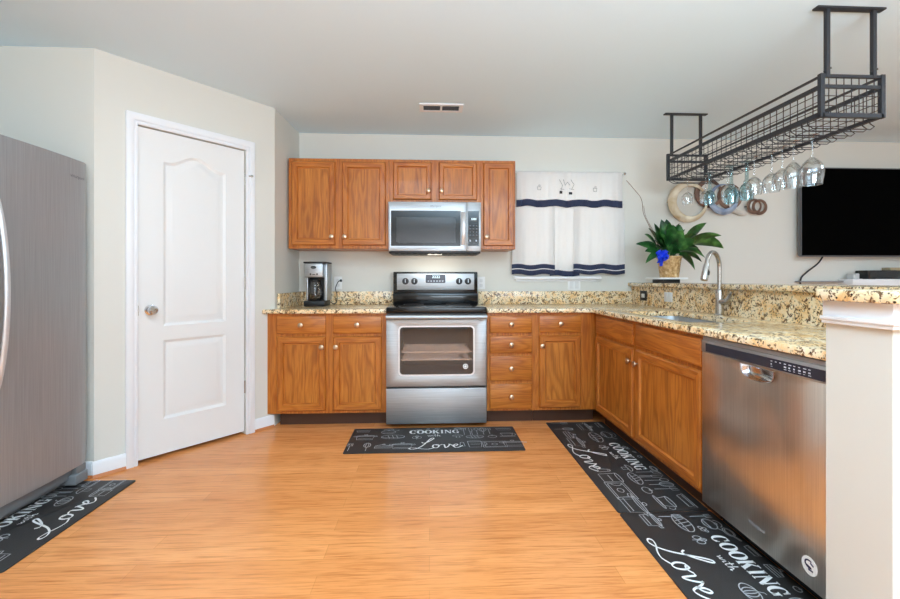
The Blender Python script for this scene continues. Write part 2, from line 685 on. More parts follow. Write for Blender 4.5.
m = MB(DOORW)
panels = [(0.349, 0.735, 0.83, 1.868, 0.066), (0.349, 0.735, 0.24, 0.74, 0.0)]
holes = [[(p[0], p[2]) for p in arch_panel(*pp, 0, 0)] for pp in panels]
Y0 = 0.012
m.prism([(s0, dz0), (s1, dz0), (s1, dz1), (s0, dz1)], Y0, Y0 + .014, 'XZ', holes=holes)
m.box(s0, s1, Y0 + .0139, Y0 + .035, dz0, dz1)
for pp in panels:
    m.rings([arch_panel(*pp, i, Y0 + d) for i, d in ((0, 0), (.008, .006), (.016, .0105), (.024, .0105), (.034, .0085), (.052, .003), (.06, .0025))])
m.build('door_leaf', door, angle=25)
k = MB(CHROME)
k.lathe([(0.0, 0.0), (.032, 0.0), (.032, .006), (.014, .009), (.012, .028), (.02, .034), (.0275, .044), (.0275, .056), (.02, .064), (0, .066)],
        (0.278, Y0, 0.935), 28, '-Y')
k.build('door_knob', door)
MB(CHROME).box(O0 - .004, O0 + .004, Y0 - .02, Y0 + .01, .905, .965).build('strike_plate', door)
for z in (1.845, 1.098, .344):
    h = MB(NICKEL)
    h.tube([(s1 + .004, Y0 - .004, z - .045), (s1 + .004, Y0 - .004, z + .045)], .0065, 10)
    if z > 1.5:
        h.tube([(s1 + .004, Y0 - .006, z + .03), (s1 + .035, Y0 - .04, z + .03)], .0045, 8)
        h.lathe([(0, -.006), (.008, -.006), (.008, .006), (0, .006)], (s1 + .036, Y0 - .041, z + .03), 12, '-Y')
    h.build('hinge', door)

cs = MB(TRIM)
U = lambda o, i, ho, hi: [(O0 - o, 0), (O0 - i, 0), (O0 - i, OH + hi), (O1 + i, OH + hi), (O1 + i, 0), (O1 + o, 0), (O1 + o, OH + ho), (O0 - o, OH + ho)]
cs.prism(U(.060, -.0, .066, -.0), -.011, 0, 'XZ')
cs.prism(U(.060, .022, .066, .022), -.019, -.0105, 'XZ', bev=.003)
cs.prism(U(.016, .004, .016, .004), -.016, -.0105, 'XZ', bev=.002)
struct(cs.build('trim_1', loc=DIAG, rotz=DA), 'white casing round the pantry door', 'door casing')

# baseboards with a wood-coloured shoe strip


def baseboard(name, x0, x1, loc, rot):
    b = MB(TRIM)
    b.prism([(0, 0.018), (-.013, 0.018), (-.013, .075), (-.009, .085), (-.004, .092), (0, .092)], x0, x1, 'YZ')
    o = struct(b.build(name, loc=loc, rotz=rot))
    q = MB(SHOE)
    q.prism([(0, 0), (-.02, 0), (-.018, .010), (-.012, .0175), (0, .018)], x0, x1, 'YZ')
    q.build('shoe_moulding', o)
    return o


baseboard('baseboard_diagonal', -.01, 0.1465, DIAG, DA)
baseboard('baseboard_corner', 0.9335, DL - .012, DIAG, DA)
baseboard('baseboard_alcove', -.88, 0.0, (-1.905, 2.55, 0), 0)
baseboard('baseboard_back', 2.1, 6.45, (0, D, 0), 0)

# ------------------------------------------------------------------ peninsula half wall with the painted end
CT, CB = 0.898, 0.866
hw = MB(WALL)
hw.box(1.90, 2.05, 1.1075, D, 0, 1.0594)
hw.box(1.245, 1.90, 1.1075, 1.3035, 0, 1.0594)
struct(hw.build('wall_peninsula', smooth=False))
tr = MB(TRIM)


def wrap_trim(m, z0, z1, t):
    m.box(1.245 - t, 1.245, 1.1075 - t, 1.3035, z0, z1, .002)
    m.box(1.245, 2.05, 1.1075 - t, 1.1075, z0, z1, .002)


wrap_trim(tr, 1.012, 1.0594, .012)
wrap_trim(tr, 1.002, 1.013, .022)
wrap_trim(tr, .990, 1.003, .016)
struct(tr.build('trim_2'), 'white stepped trim under the raised granite ledge', 'trim')

# ------------------------------------------------------------------ cabinets


def knob_at(parent, x, y, z):
    b = MB(KNOBM)
    b.lathe([(0.008, 0), (.0075, .010), (.015, .014), (.0195, .020), (.0180, .0265), (.010, .030), (0, .031)], (x, y, z), 18, '-Y')
    return b.build('knob', parent)


def cab_door(parent, x0, x1, z0, z1, yf, kx=None, kz=None, name='door', fr=.05):
    m = MB(OAK_V, OAK_H)
    lp = [(0, 0), (0, -.010), (.003, -.015), (.008, -.0195), (fr - .004, -.0195), (fr, -.010), (fr + .003, -.0075), (fr + .012, -.0075)]
    m.rings([rect4(x0, x1, z0, z1, i, yf + d) for i, d in lp], fill_last=False, fill_first=True,
            mats=lambda i, k: 1 if (i >= 2 and k in (0, 2)) else 0)
    d = m.build(name, parent)
    p = MB(OAK_P)
    i = fr + .0119
    p.box(x0 + i, x1 - i, yf - .0075, yf - .002, z0 + i, z1 - i)
    p.build('panel', d)
    if kx is not None:
        knob_at(d, kx, yf - .019, kz)
    return d


def drawer(parent, x0, x1, z0, z1, yf, knob=True, name='drawer'):
    m = MB(OAK_H)
    m.rings([rect4(x0, x1, z0, z1, i, yf + d) for i, d in [(0, 0), (0, -.012), (.003, -.016), (.010, -.019)]], fill_first=True)
    d = m.build(name, parent)
    if knob:
        knob_at(d, (x0 + x1) / 2, yf - .019, (z0 + z1) / 2)
    return d


def carcass(parent, x0, x1, depth, z0, z1, fx0=None, toe=True, top=False):
    """hollow box, front of the face frame at local y=0, body behind"""
    m = MB(OAK_V, OAK_H)
    t_ = .018
    m.box(x0, x0 + t_, .018, depth, z0, z1)
    m.box(x1 - t_, x1, .018, depth, z0, z1)
    m.box(x0 + t_, x1 - t_, depth - .01, depth, z0, z1)
    m.use(OAK_H).box(x0 + t_, x1 - t_, .018, depth - .01, z0, z0 + t_)
    if top:
        m.box(x0 + t_, x1 - t_, .018, depth - .01, z1 - t_, z1)
    m.build('body', parent)
    f = MB(OAK_V)
    f.box(fx0 if fx0 is not None else x0, x1, 0, .018, z0, z1, .0015, 1)
    f.build('face_frame', parent)
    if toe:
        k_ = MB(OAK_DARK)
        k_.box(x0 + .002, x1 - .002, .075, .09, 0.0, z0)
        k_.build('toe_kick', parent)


YU, YB = 3.625, 3.336           # face frame planes of wall and base cabinets
UD = D - YU - .001
a = thing('wall_cabinet', 'two door oak wall cabinet above the coffee maker', 'cabinet', (0, YU, .006))
carcass(a, -1.158, -.336, UD, 1.372, 2.117, toe=False, top=True)
cab_door(a, -1.131, -.775, 1.399, 2.090, 0, -.803, 1.468)
cab_door(a, -.721, -.362, 1.399, 2.090, 0, -.697, 1.468)
a = thing('wall_cabinet', 'short two door oak cabinet directly above the microwave', 'cabinet', (0, YU, .006))
carcass(a, -.335, .4245, UD, 1.752, 2.117, toe=False, top=True)
cab_door(a, -.301, .017, 1.781, 2.094, 0, -.008, 1.853, fr=.04)
cab_door(a, .078, .399, 1.781, 2.094, 0, .100, 1.853, fr=.04)
a = thing('wall_cabinet', 'narrow single door oak wall cabinet beside the curtained window', 'cabinet', (0, YU, .006))
carcass(a, .4255, .724, UD, 1.372, 2.117, toe=False, top=True)
cab_door(a, .452, .713, 1.399, 2.096, 0, .478, 1.472)

BD = D - YB - .001
Z0, ZD0, ZD1, ZR0, ZR1 = .105, .127, .690, .712, .845
a = thing('base_cabinet', 'oak base cabinet under the coffee maker, two drawers over two doors', 'cabinet', (0, YB, 0))
carcass(a, -1.155, -.327, BD, Z0, CB, fx0=-1.236)
drawer(a, -1.150, -.785, ZR0, ZR1, 0)
drawer(a, -.731, -.363, ZR0, ZR1, 0)
cab_door(a, -1.150, -.785, ZD0, ZD1, 0, -.812, .612)
cab_door(a, -.731, -.363, ZD0, ZD1, 0, -.706, .612)
a = thing('drawer_cabinet', 'oak base unit of four stacked drawers just right of the stove', 'cabinet', (0, YB, 0))
carcass(a, .446, .821, BD, Z0, CB)
for z0, z1 in ((.710, .842), (.553, .686), (.342, .531), (.122, .315)):
    drawer(a, .466, .794, z0, z1, 0)
a = thing('base_cabinet', 'oak corner base cabinet with one drawer over one door', 'cabinet', (0, YB, 0))
carcass(a, .8215, 1.311, BD, Z0, CB)
drawer(a, .850, 1.179, ZR0, ZR1, 0)
cab_door(a, .850, 1.179, ZD0, ZD1, 0, .871, .608)

# sink cabinet on the peninsula: local x runs along -Y of the room
XP = 1.293
a = thing('sink_cabinet', 'wide oak sink cabinet with two false drawer fronts, beside the dishwasher', 'cabinet', (XP, YB, 0), R(-90))
carcass(a, .0205, YB - 1.968, .59, Z0, CB)
lx = lambda Y: YB - Y
drawer(a, lx(3.275), lx(2.672), ZR0, ZR1, 0, False, 'false_front')
drawer(a, lx(2.628), lx(1.986), ZR0, ZR1, 0, False, 'false_front')
cab_door(a, lx(3.275), lx(2.672), ZD0, ZD1, 0, lx(2.692), .607)
cab_door(a, lx(2.628), lx(1.986), ZD0, ZD1, 0, lx(2.602), .605)

# ------------------------------------------------------------------ granite tops
ct = thing('countertop', 'speckled tan granite countertop under the coffee maker', 'countertop', (0, 0, 0))
MB(GRANITE).prism([(-1.25, 3.297), (-.327, 3.297), (-.327, D - .001), (-1.164, D - .001), (-1.183, 3.385)], CB, CT, 'XY', bev=.006).build('slab', ct)
MB(GRANITE).box(-1.162, -.327, D - .021, D - .001, CT, 1.015, .003).build('backsplash', ct)
MB(GRANITE).prism([(-1.179, 3.42), (-1.159, 3.42), (-1.142, D - .0215), (-1.163, D - .0215)], CT, 1.013, 'XY').build('backsplash', ct)

SKX0, SKX1, SKY0, SKY1 = 1.365, 1.735, 2.22, 2.98
ct = thing('countertop', 'L shaped granite countertop turning the corner, with the sink cut out', 'countertop', (0, 0, 0))
outline = [(.446, 3.297), (1.235, 3.297), (1.249, 3.291), (1.253, 3.278), (1.253, 1.3045), (1.899, 1.3045), (1.899, D - .001), (.446, D - .001)]
MB(GRANITE).prism(outline, CB, CT, 'XY', holes=[rrect(SKX0, SKX1, SKY0, SKY1, .06, 5)], bev=.006).build('slab', ct)
MB(GRANITE).box(.446, 1.878, D - .021, D - .001, CT, 1.015, .003).build('backsplash', ct)
MB(GRANITE).box(1.879, 1.899, 1.3045, D - .001, CT, 1.0594).build('backsplash', ct)

led = MB(GRANITE)
led.prism([(1.842, D - .001), (1.842, 1.3035), (1.211, 1.3035), (1.205, 1.2975), (1.205, 1.072), (1.211, 1.066), (2.30, 1.066), (2.30, D - .001)], 1.060, 1.094, 'XY', bev=.007)
tag(led.build('bar_ledge'), 'raised granite bar ledge along the peninsula, wrapping its white end', 'ledge')

# sink and faucet
sk = MB(STEEL)
lo = []
for i, z in ((-.022, CB - .0005), (0.004, CB - .0005), (.006, CB - .01), (.012, CB - .16), (.03, CB - .185), (.06, CB - .19)):
    lo.append([(x, y, z) for x, y in rrect(SKX0 + i, SKX1 - i, SKY0 + i, SKY1 - i, .06 + max(-i, 0) * .5 if i < .05 else .04, 5)])
sk.rings(lo)
sink = tag(sk.build('kitchen_sink'), 'undermount stainless steel sink set in the granite peninsula', 'sink')
MB(CHROME).lathe([(.045, .002), (.04, .004), (.02, .001), (0, .001)], ((SKX0 + SKX1) / 2, (SKY0 + SKY1) / 2, CB - .19), 20).build('drain', sink)

fx, fy, ph = 1.815, 2.63, R(35)
f = thing('kitchen_faucet', 'tall brushed nickel pull down faucet behind the sink', 'faucet', (fx, fy, CT + .0006))
dx, dy = -cos(ph), -sin(ph)
b = MB(NICKEL)
b.lathe([(0, 0), (.029, 0), (.029, .006), (.024, .012), (.022, .09), (.0225, .14), (.018, .16), (.014, .165)], (0, 0, 0), 24)
b.build('base', f)
sp_ = [(0, 0, .16), (0, 0, .30)]
for k_ in range(1, 13):
    an = pi - pi * k_ / 12 * .93
    sp_.append((dx * (.095 + .095 * cos(an)), dy * (.095 + .095 * cos(an)), .30 + .092 * sin(an)))
b = MB(NICKEL)
b.tube(sp_, .0125, 14)
b.build('spout', f)
e = Vector(sp_[-1])
dn = (Vector(sp_[-1]) - Vector(sp_[-2])).normalized()
b = MB(NICKEL)
b.tube([e, e + dn * .012, e + dn * .03, e + dn * .085, e + dn * .105], [.0128, .0155, .0175, .021, .019], 16)
sh = b.build('spray_head', f)
mid = e + dn * .055
side = Vector((sin(ph), -cos(ph), 0))
MB(BLACKM).tube([mid + side * .013 - dn * .016, mid + side * .0185, mid + side * .019 + dn * .018], [.006, .0075, .006], 10).build('spray_button', sh)
b = MB(NICKEL)
b.tube([(.0, 0, .085), (.012, -.048, .088)], .020, 14)
b.tube([(.010, -.040, .088), (.016, -.062, .112), (.022, -.082, .152)], [.014, .012, .010], 10)
b.build('lever', f)

# ------------------------------------------------------------------ range
RX0, RX1, RY = -.3262, .4355, 3.29
xc = (RX0 + RX1) / 2
r = thing('kitchen_range', 'stainless electric range with a black cooktop and windowed oven door', 'stove', (xc, RY, 0))
hw_ = (RX1 - RX0) / 2
b = MB(mat('grey_oven_enamel', (104, 104, 108), 0.5))
# oven body with an open cavity behind the door
b.prism([(-hw_, .02), (hw_, .02), (hw_, .865), (-hw_, .865)], .03, .62, 'XZ', holes=[rrect(-.285, .285, .375, .80, .02, 3)])
b.box(-hw_, hw_, .5, .62, .03, .86)
b.build('body', r)
rk = MB(CHROME)
for z in (.505, .565):
    for k_ in range(9):
        rk.bar((-.28, .05 + k_ * .05, z), (.28, .05 + k_ * .05, z), .009 if k_ == 0 else .005)
    rk.bar((-.27, .05, z), (-.27, .47, z), .006)
    rk.bar((.27, .05, z), (.27, .47, z), .006)
rk.build('oven_rack', r)
b = MB(STEEL)
b.prism([(-hw_ + .002, .316), (hw_ - .002, .316), (hw_ - .002, .838), (-hw_ + .002, .838)], -.022, .024, 'XZ',
        holes=[rrect(-.285, .285, .400, .772, .03, 6)], bev=.003)
dr = b.build('oven_door', r)
b = MB(SATIN)
b.prism(rrect(-.288, .288, .397, .775, .033, 6), -.0245, -.0215, 'XZ', holes=[rrect(-.277, .277, .408, .764, .026, 6)])
b.build('window_trim', dr)
b = MB(OVENG)
b.prism(rrect(-.279, .279, .406, .766, .027, 6), -.0235, -.0195, 'XZ')
b.build('oven_window', dr)
b = MB(WHITEP, DMARK)
b.lathe([(0, 0), (.020, 0), (.020, .001), (0, .001)], (.218, -.0237, .466), 24, '-Y')
b.use(DMARK).lathe([(.010, 0), (.013, 0), (.013, .0006), (.010, .0006)], (.218, -.0248, .466), 20, '-Y')
b.build('round_sticker', dr)
b = MB(STEEL)
pts = []
for k_ in range(25):
    u = -1 + 2 * k_ / 24
    pts.append((u * (hw_ - .004), -.062 - .006 * (1 - u * u), .842))
lo = []
for p in pts:
    lo.append([(p[0], p[1] + .011 * cos(2 * pi * q / 12), p[2] + .017 * sin(2 * pi * q / 12)) for q in range(12)])
b.rings(lo, fill_first=True)
for sgn in (-1, 1):
    b.box(sgn * (hw_ - .045) - .012, sgn * (hw_ - .045) + .012, -.064, -.02, .814, .836, .004)
b.build('door_handle', dr)
b = MB(STEEL)
b.box(-hw_ + .002, hw_ - .002, -.022, .03, .035, .303, .004)
b.build('storage_drawer', r)
b = MB(BLACK)
b.box(-hw_, hw_, -.012, .60, .867, .912, .008, 3)
b.build('cooktop', r)
for x, y, q in ((-.19, .15, .105), (.19, .15, .085), (-.19, .40, .08), (.19, .40, .10)):
    bn = MB(DARKIN)
    bn.lathe([(q, 0), (q + .003, .0006), (q + .006, 0)], (x, y, .912), 32)
    bn.build('burner_ring', r)
b = MB(BLACK)
b.box(-.372, .372, .535, .63, .906, 1.190, .006)
b.box(-.372, .372, .50, .54, .906, 1.005, .010)
bg = b.build('backguard', r)
b = MB(STEEL)
b.box(-.340, .342, .527, .536, 1.032, 1.174, .003)
b.build('control_panel', bg)
b = MB(NAVYP)
b.prism(rrect(-.088, .086, 1.092, 1.166, .008, 3), .524, .5275, 'XZ')
dp = b.build('display', bg)
b = MB(DIGIT, MARK)
for k_ in range(4):
    x = -.03 + k_ * .018
    b.box(x, x + .011, .5232, .5242, 1.135, 1.140).box(x + .009, x + .0115, .5232, .5242, 1.135, 1.156).box(x, x + .011, .5232, .5242, 1.152, 1.156)
b.use(MARK)
for k_ in range(6):
    b.box(-.07 + k_ * .025, -.056 + k_ * .025, .5232, .5242, 1.106, 1.112)
b.build('display_marks', dp)
for x in (-.265, -.187, .208, .286):
    kb = MB(BLACKM, STEEL)
    kb.lathe([(0.029, 0), (.028, .006), (.023, .009), (.021, .026), (0, .027)], (x, .527, 1.107), 24, '-Y')
    kb.use(STEEL).box(x - .003, x + .003, .498, .5005, 1.095, 1.127)
    kb.build('control_knob', bg)

# ------------------------------------------------------------------ microwave
MX0, MX1, MZ0, MZ1, MY = -.334, .424, 1.333, 1.758, 3.548
mw = thing('microwave_oven', 'stainless over the range microwave under the short cabinet', 'microwave', ((MX0 + MX1) / 2, MY, MZ0))
hm = (MX1 - MX0) / 2
hh = MZ1 - MZ0
b = MB(GREYP)
b.box(-hm + .002, hm - .002, .03, D - MY - .001, .022, hh, .002)
b.build('body', mw)
b = MB(BLACKM)
b.box(-hm + .004, hm - .004, .004, .36, 0.004, .022, .002)
for k_ in range(14):
    b.box(-.33 + k_ * .05, -.30 + k_ * .05, .05, .30, 0.0, .006)
b.build('underside_vent', mw)
MB(mat('lit_hood_lens', (255, 244, 226), .4, emit=2.0)).box(-.06, .06, .10, .15, -.001, .0035).build('lamp_lens', mw)
hood = area_light('hood_lamp', ((MX0 + MX1) / 2, MY + .13, MZ0 - .012), (R(14), 0, 0), .45, .10, 2.0, (1.0, .95, .86))
# door with a window
DX1 = .263
b = MB(STEEL)
b.prism([(-hm, .022), (DX1, .022), (DX1, hh), (-hm, hh)], 0, .03, 'XZ', holes=[[(-.357, .065), (.210, .065), (.210, .352), (-.357, .352)]], bev=.003)
md = b.build('door', mw)
b = MB(BLACK)
b.prism([(-.358, .064), (.211, .064), (.211, .353), (-.358, .353)], .002, .012, 'XZ', holes=[rrect(-.315, .170, .090, .300, .012, 4)])
b.build('window_border', md)
b = MB(MICROG)
b.box(-.32, .175, .005, .008, .085, .305)
b.build('window_glass', md)
b = MB(mat('perforated_microwave_screen', (150, 150, 148), 0.6))
b.box(-.345, .20, .0125, .016, .070, .345)
b.build('screen', md)
b = MB(SATIN)
lo = []
for k_ in range(15):
    u = -1 + 2 * k_ / 14
    z = .208 + u * .135
    y = -.038 * (1 - u * u) - .004
    lo.append([(.234 + .018 * cos(2 * pi * q / 12), y + .007 * sin(2 * pi * q / 12), z) for q in range(12)])
b.rings(lo, fill_first=True)
b.build('door_handle', md)
b = MB(DMARK)
b.text('Whirlpool', .022, Matrix.Translation((.005, -.0006, .390)) @ Matrix.Rotation(R(90), 4, 'X'))
b.build('logo', md, smooth=False)
b = MB(STEEL)
b.box(DX1 + .002, hm, 0, .03, .022, hh, .003)
cp = b.build('control_panel', mw)
b = MB(BLACK)
b.box(.272, .362, -.0015, .004, .065, .352)
b.build('keypad', cp)
b = MB(DIGIT, MARK)
for k_ in range(4):
    b.box(.300 + k_ * .011, .307 + k_ * .011, -.0024, -.0014, .278, .294)
b.use(DMARK)
for i in range(3):
    for j in range(4):
        b.box(.285 + i * .026, .297 + i * .026, -.0024, -.0014, .15 + j * .026, .158 + j * .026)
b.use(MARK).box(.284, .296, -.0024, -.0014, .102, .116).box(.334, .346, -.0024, -.0014, .102, .116)
b.build('keypad_marks', cp)

# ------------------------------------------------------------------ dishwasher (local x runs along -Y, front faces -X)
DWX = 1.266
dw = thing('dishwasher', 'stainless dishwasher with a dark control strip at the peninsula end', 'dishwasher', (DWX, 1.961, 0), R(-90))
wd = 1.961 - 1.3055
b = MB(DARKIN)
b.box(.004, wd - .004, .04, .61, .10, .862)
b.build('body', dw)
b = MB(BLACKM)
b.box(.004, wd - .004, .10, .13, 0.0, .10)
b.build('toe_kick', dw)
b = MB(STEEL_V)
px0, px1 = 1.961 - 1.700, 1.961 - 1.532
pocket = [(px0, .786)] + [((px0 + px1) / 2 - (px1 - px0) / 2 * cos(pi * k_ / 14), .786 - .052 * sin(pi * k_ / 14) ** .6) for k_ in range(1, 14)] + [(px1, .786)]
pocket = pocket[::-1]
b.prism([(.004, .095), (wd - .002, .095), (wd - .002, .790), (.004, .790)], 0, .03, 'XZ', holes=[[(x, z - .002) for x, z in pocket]], bev=.004)
dd = b.build('door', dw)
cxp, czp = (px0 + px1) / 2, .765
lo = []
for sc_, y in ((1.06, -.004), (1.0, -.003), (.97, .004), (.88, .022), (.5, .028)):
    lo.append([(cxp + (x - cxp) * sc_, y, czp + (z - .002 - czp) * sc_) for x, z in pocket])
MB(CHROME).rings(lo).build('handle_recess', dd)
b = MB(STEEL)
b.box(.004, wd - .002, -.002, .04, .790, .846, .003)
b.box(.004, wd - .002, .006, .04, .846, .860)
ds = b.build('control_strip', dw)
b = MB(NAVYP)
b.box(.036, wd - .004, -.0032, -.001, .796, .833)
b.build('control_panel', ds)
b = MB(MARK)
FM = lambda x, z, y=-.0038: Matrix.Translation((x, y, z)) @ Matrix.Rotation(R(90), 4, 'X')
b.text('Whirlpool', .010, FM(.075, .839, -.0024))
rnd = random.Random(4)
for i in range(9):
    x = .415 + i * .020
    b.box(x, x + rnd.uniform(.006, .013), -.0040, -.0031, .822, .825)
    if i not in (1, 2):
        b.box(x, x + rnd.uniform(.005, .010), -.0040, -.0031, .810, .815)
        b.box(x, x + rnd.uniform(.006, .012), -.0040, -.0031, .803, .805)
b.build('button_marks', ds, smooth=False)
b = MB(MARK)
b.text('Whirlpool', .020, FM(1.961 - 1.62, .168, -.0006))
b.build('logo', dd, smooth=False)
b = MB(WHITEP)
b.lathe([(0, 0), (.030, 0), (.030, .0008), (0, .0008)], (1.961 - 1.385, -.0004, .170), 28, '-Y')
b.use(mat('navy_sticker_print', (40, 44, 84), .5))
stk = b
arc = [(1.961 - 1.385 + .016 * cos(R(a_)), .176 + .012 * sin(R(a_))) for a_ in range(60, 320, 20)]
for (xa, za), (xb, zb) in zip(arc, arc[1:]):
    stk.bar((xa, -.0015, za), (xb, -.0015, zb), .001, .005)
for (xa, za), (xb, zb) in (((.572, .158), (.590, .158)), ((.565, .170), (.582, .166)), ((.580, .182), (.592, .176))):
    stk.bar((xa, -.0015, za), (xb, -.0015, zb), .001, .005)
stk.build('round_sticker', dd)

# ------------------------------------------------------------------ refrigerator (front faces +X)
FX = -1.882
fr = thing('refrigerator', 'grey stainless refrigerator with a bowed handle by the alcove wall', 'refrigerator', (FX, 2.50, 0))
b = MB(DARKIN)
b.box(-.74, -.07, -.91, -.002, .06, 1.745, .004)
b.build('body', fr)


def fdoor(y0, y1):
    m = MB(STEEL_F)
    n = 16
    out = [(-.062, y0)]
    for k_ in range(n + 1):
        u = k_ / n
        edge = min(u, 1 - u)
        bulge = .010 * sin(pi * u)
        rnd_ = -.010 * (1 - min(edge / .03, 1)) ** 2
        out.append((-.012 + bulge + rnd_, y0 + (y1 - y0) * u))
    out.append((-.062, y1))
    m.prism(out, .118, 1.765, 'XY')
    return m.build('door', fr, angle=30)


d1 = fdoor(-.547, -.003)
d2 = fdoor(-.91, -.553)


def fhandle(par, y, name='door_handle'):
    m = MB(SATIN)
    pts, rs = [], []
    for k_ in range(21):
        u = -1 + 2 * k_ / 20
        pts.append((-.006 + .052 * (1 - u * u) ** .8, y, 1.06 + u * .44))
    lo = []
    for p in pts:
        lo.append([(p[0] + .009 * sin(2 * pi * q / 12), p[1] + .012 * cos(2 * pi * q / 12), p[2]) for q in range(12)])
    m.rings(lo, fill_first=True)
    return m.build(name, par)


fhandle(d1, -.524)
fhandle(d2, -.580)
b = MB(DMARK)
b.text('Whirlpool', .022, Matrix.Translation((-.0035, -.085, 1.672)) @ Matrix.Rotation(R(90), 4, 'Z') @ Matrix.Rotation(R(90), 4, 'X'))
b.build('logo', d1, smooth=False)
b = MB(GREYP)
b.box(-.70, -.10, -.90, -.012, .012, .06)
b.box(-.085, -.045, -.90, -.012, .050, .100, .006)
b.box(-.095, -.010, -.090, -.004, .020, .072, .004)
b.box(-.085, -.020, -.070, -.004, .0725, .112, .004)
b.build('base_grille', fr)
for y in (-.85, -.06):
    for x in (-.22, -.62):
        b = MB(BLACKM)
        b.lathe([(0, 0), (.02, 0), (.02, .012), (0, .012)], (x, y, 0.0), 12)
        b.build('foot', fr)

# ------------------------------------------------------------------ printed kitchen mats


def ell(cx, cy, rx, ry, a0=0, a1=360, n=20):
    return [(cx + rx * cos(R(a0 + (a1 - a0) * k / n)), cy + ry * sin(R(a0 + (a1 - a0) * k / n))) for k in range(n + 1)]


def glyph_strokes(ch):
    """bold serif capitals: list of (points, widths), unit height"""
    if ch in 'CG':
        pts = ell(.50, .5, .40, .45, 48, 318, 26)
        ws = [.07 + .17 * abs(cos(R(48 + 270 * k / 26))) ** 1.2 for k in range(27)]
        o = [(pts, ws), ([(.80, .62), (.80, .97)], .08)]
        if ch == 'G':
            o += [([(.80, .03), (.80, .44)], .2), ([(.58, .43), (1.0, .43)], .07)]
        else:
            o += [([(.80, .20), (.86, .33)], .06)]
        return o, 1.0
    if ch == 'O':
        pts = ell(.52, .5, .42, .45, 0, 360, 30)
        return [(pts, [.07 + .18 * abs(cos(R(12 * k))) ** 1.2 for k in range(31)])], 1.06
    if ch == 'K':
        return [([(.2, 0), (.2, 1)], .22), ([(.02, .035), (.42, .035)], .07), ([(.02, .965), (.42, .965)], .07), ([(.3, .42), (.82, .96)], .10),
                ([(.47, .60), (.88, .02)], .23), ([(.62, .965), (1.0, .965)], .07), ([(.64, .035), (1.08, .035)], .07)], 1.08
    if ch == 'I':
        return [([(.25, 0), (.25, 1)], .22), ([(.05, .035), (.45, .035)], .07), ([(.05, .965), (.45, .965)], .07)], .52
    if ch == 'N':
        return [([(.15, 0), (.15, .98)], .09), ([(.90, 0), (.90, 1)], .09), ([(.16, .98), (.90, .03)], .22), ([(0, .035), (.32, .035)], .07),
                ([(.0, .965), (.26, .965)], .07), ([(.74, .965), (1.06, .965)], .07)], 1.1


def script_love():
    Lp = [(.26, .66), (.36, .56), (.54, .66), (.76, .92), (.86, 1.08), (.80, 1.14), (.68, 1.02), (.50, .66), (.30, .28), (.06, .02), (-.18, -.08), (-.34, -.02),
          (-.26, .07), (-.02, .05), (.28, -.05), (.58, -.08), (.84, .03)]
    o = [(.98, .40), (.84, .34), (.80, .16), (.90, .03), (1.04, .08), (1.10, .26), (1.02, .40), (.96, .34), (1.10, .30), (1.26, .38)]
    v = [(1.26, .38), (1.36, .36), (1.38, .18), (1.42, .03), (1.54, .16), (1.62, .36), (1.60, .42), (1.70, .34), (1.80, .20)]
    e = [(1.76, .16), (1.92, .22), (2.02, .34), (1.96, .42), (1.84, .32), (1.82, .14), (1.92, .03), (2.08, .08), (2.26, .24)]
    return [Lp, o, v, e]


def script_with():
    return [[(0, .42), (.08, .30), (.10, .04), (.22, .20), (.26, .36), (.28, .06), (.40, .18), (.46, .42)],
            [(.56, .40), (.58, .06), (.68, .10)], [(.60, .58), (.61, .60)],
            [(.82, .85), (.80, .30), (.84, .04), (.94, .10)], [(.68, .55), (.96, .58)],
            [(1.10, .95), (1.06, .02), (1.12, .32), (1.24, .40), (1.28, .20), (1.30, .03), (1.42, .10)]]


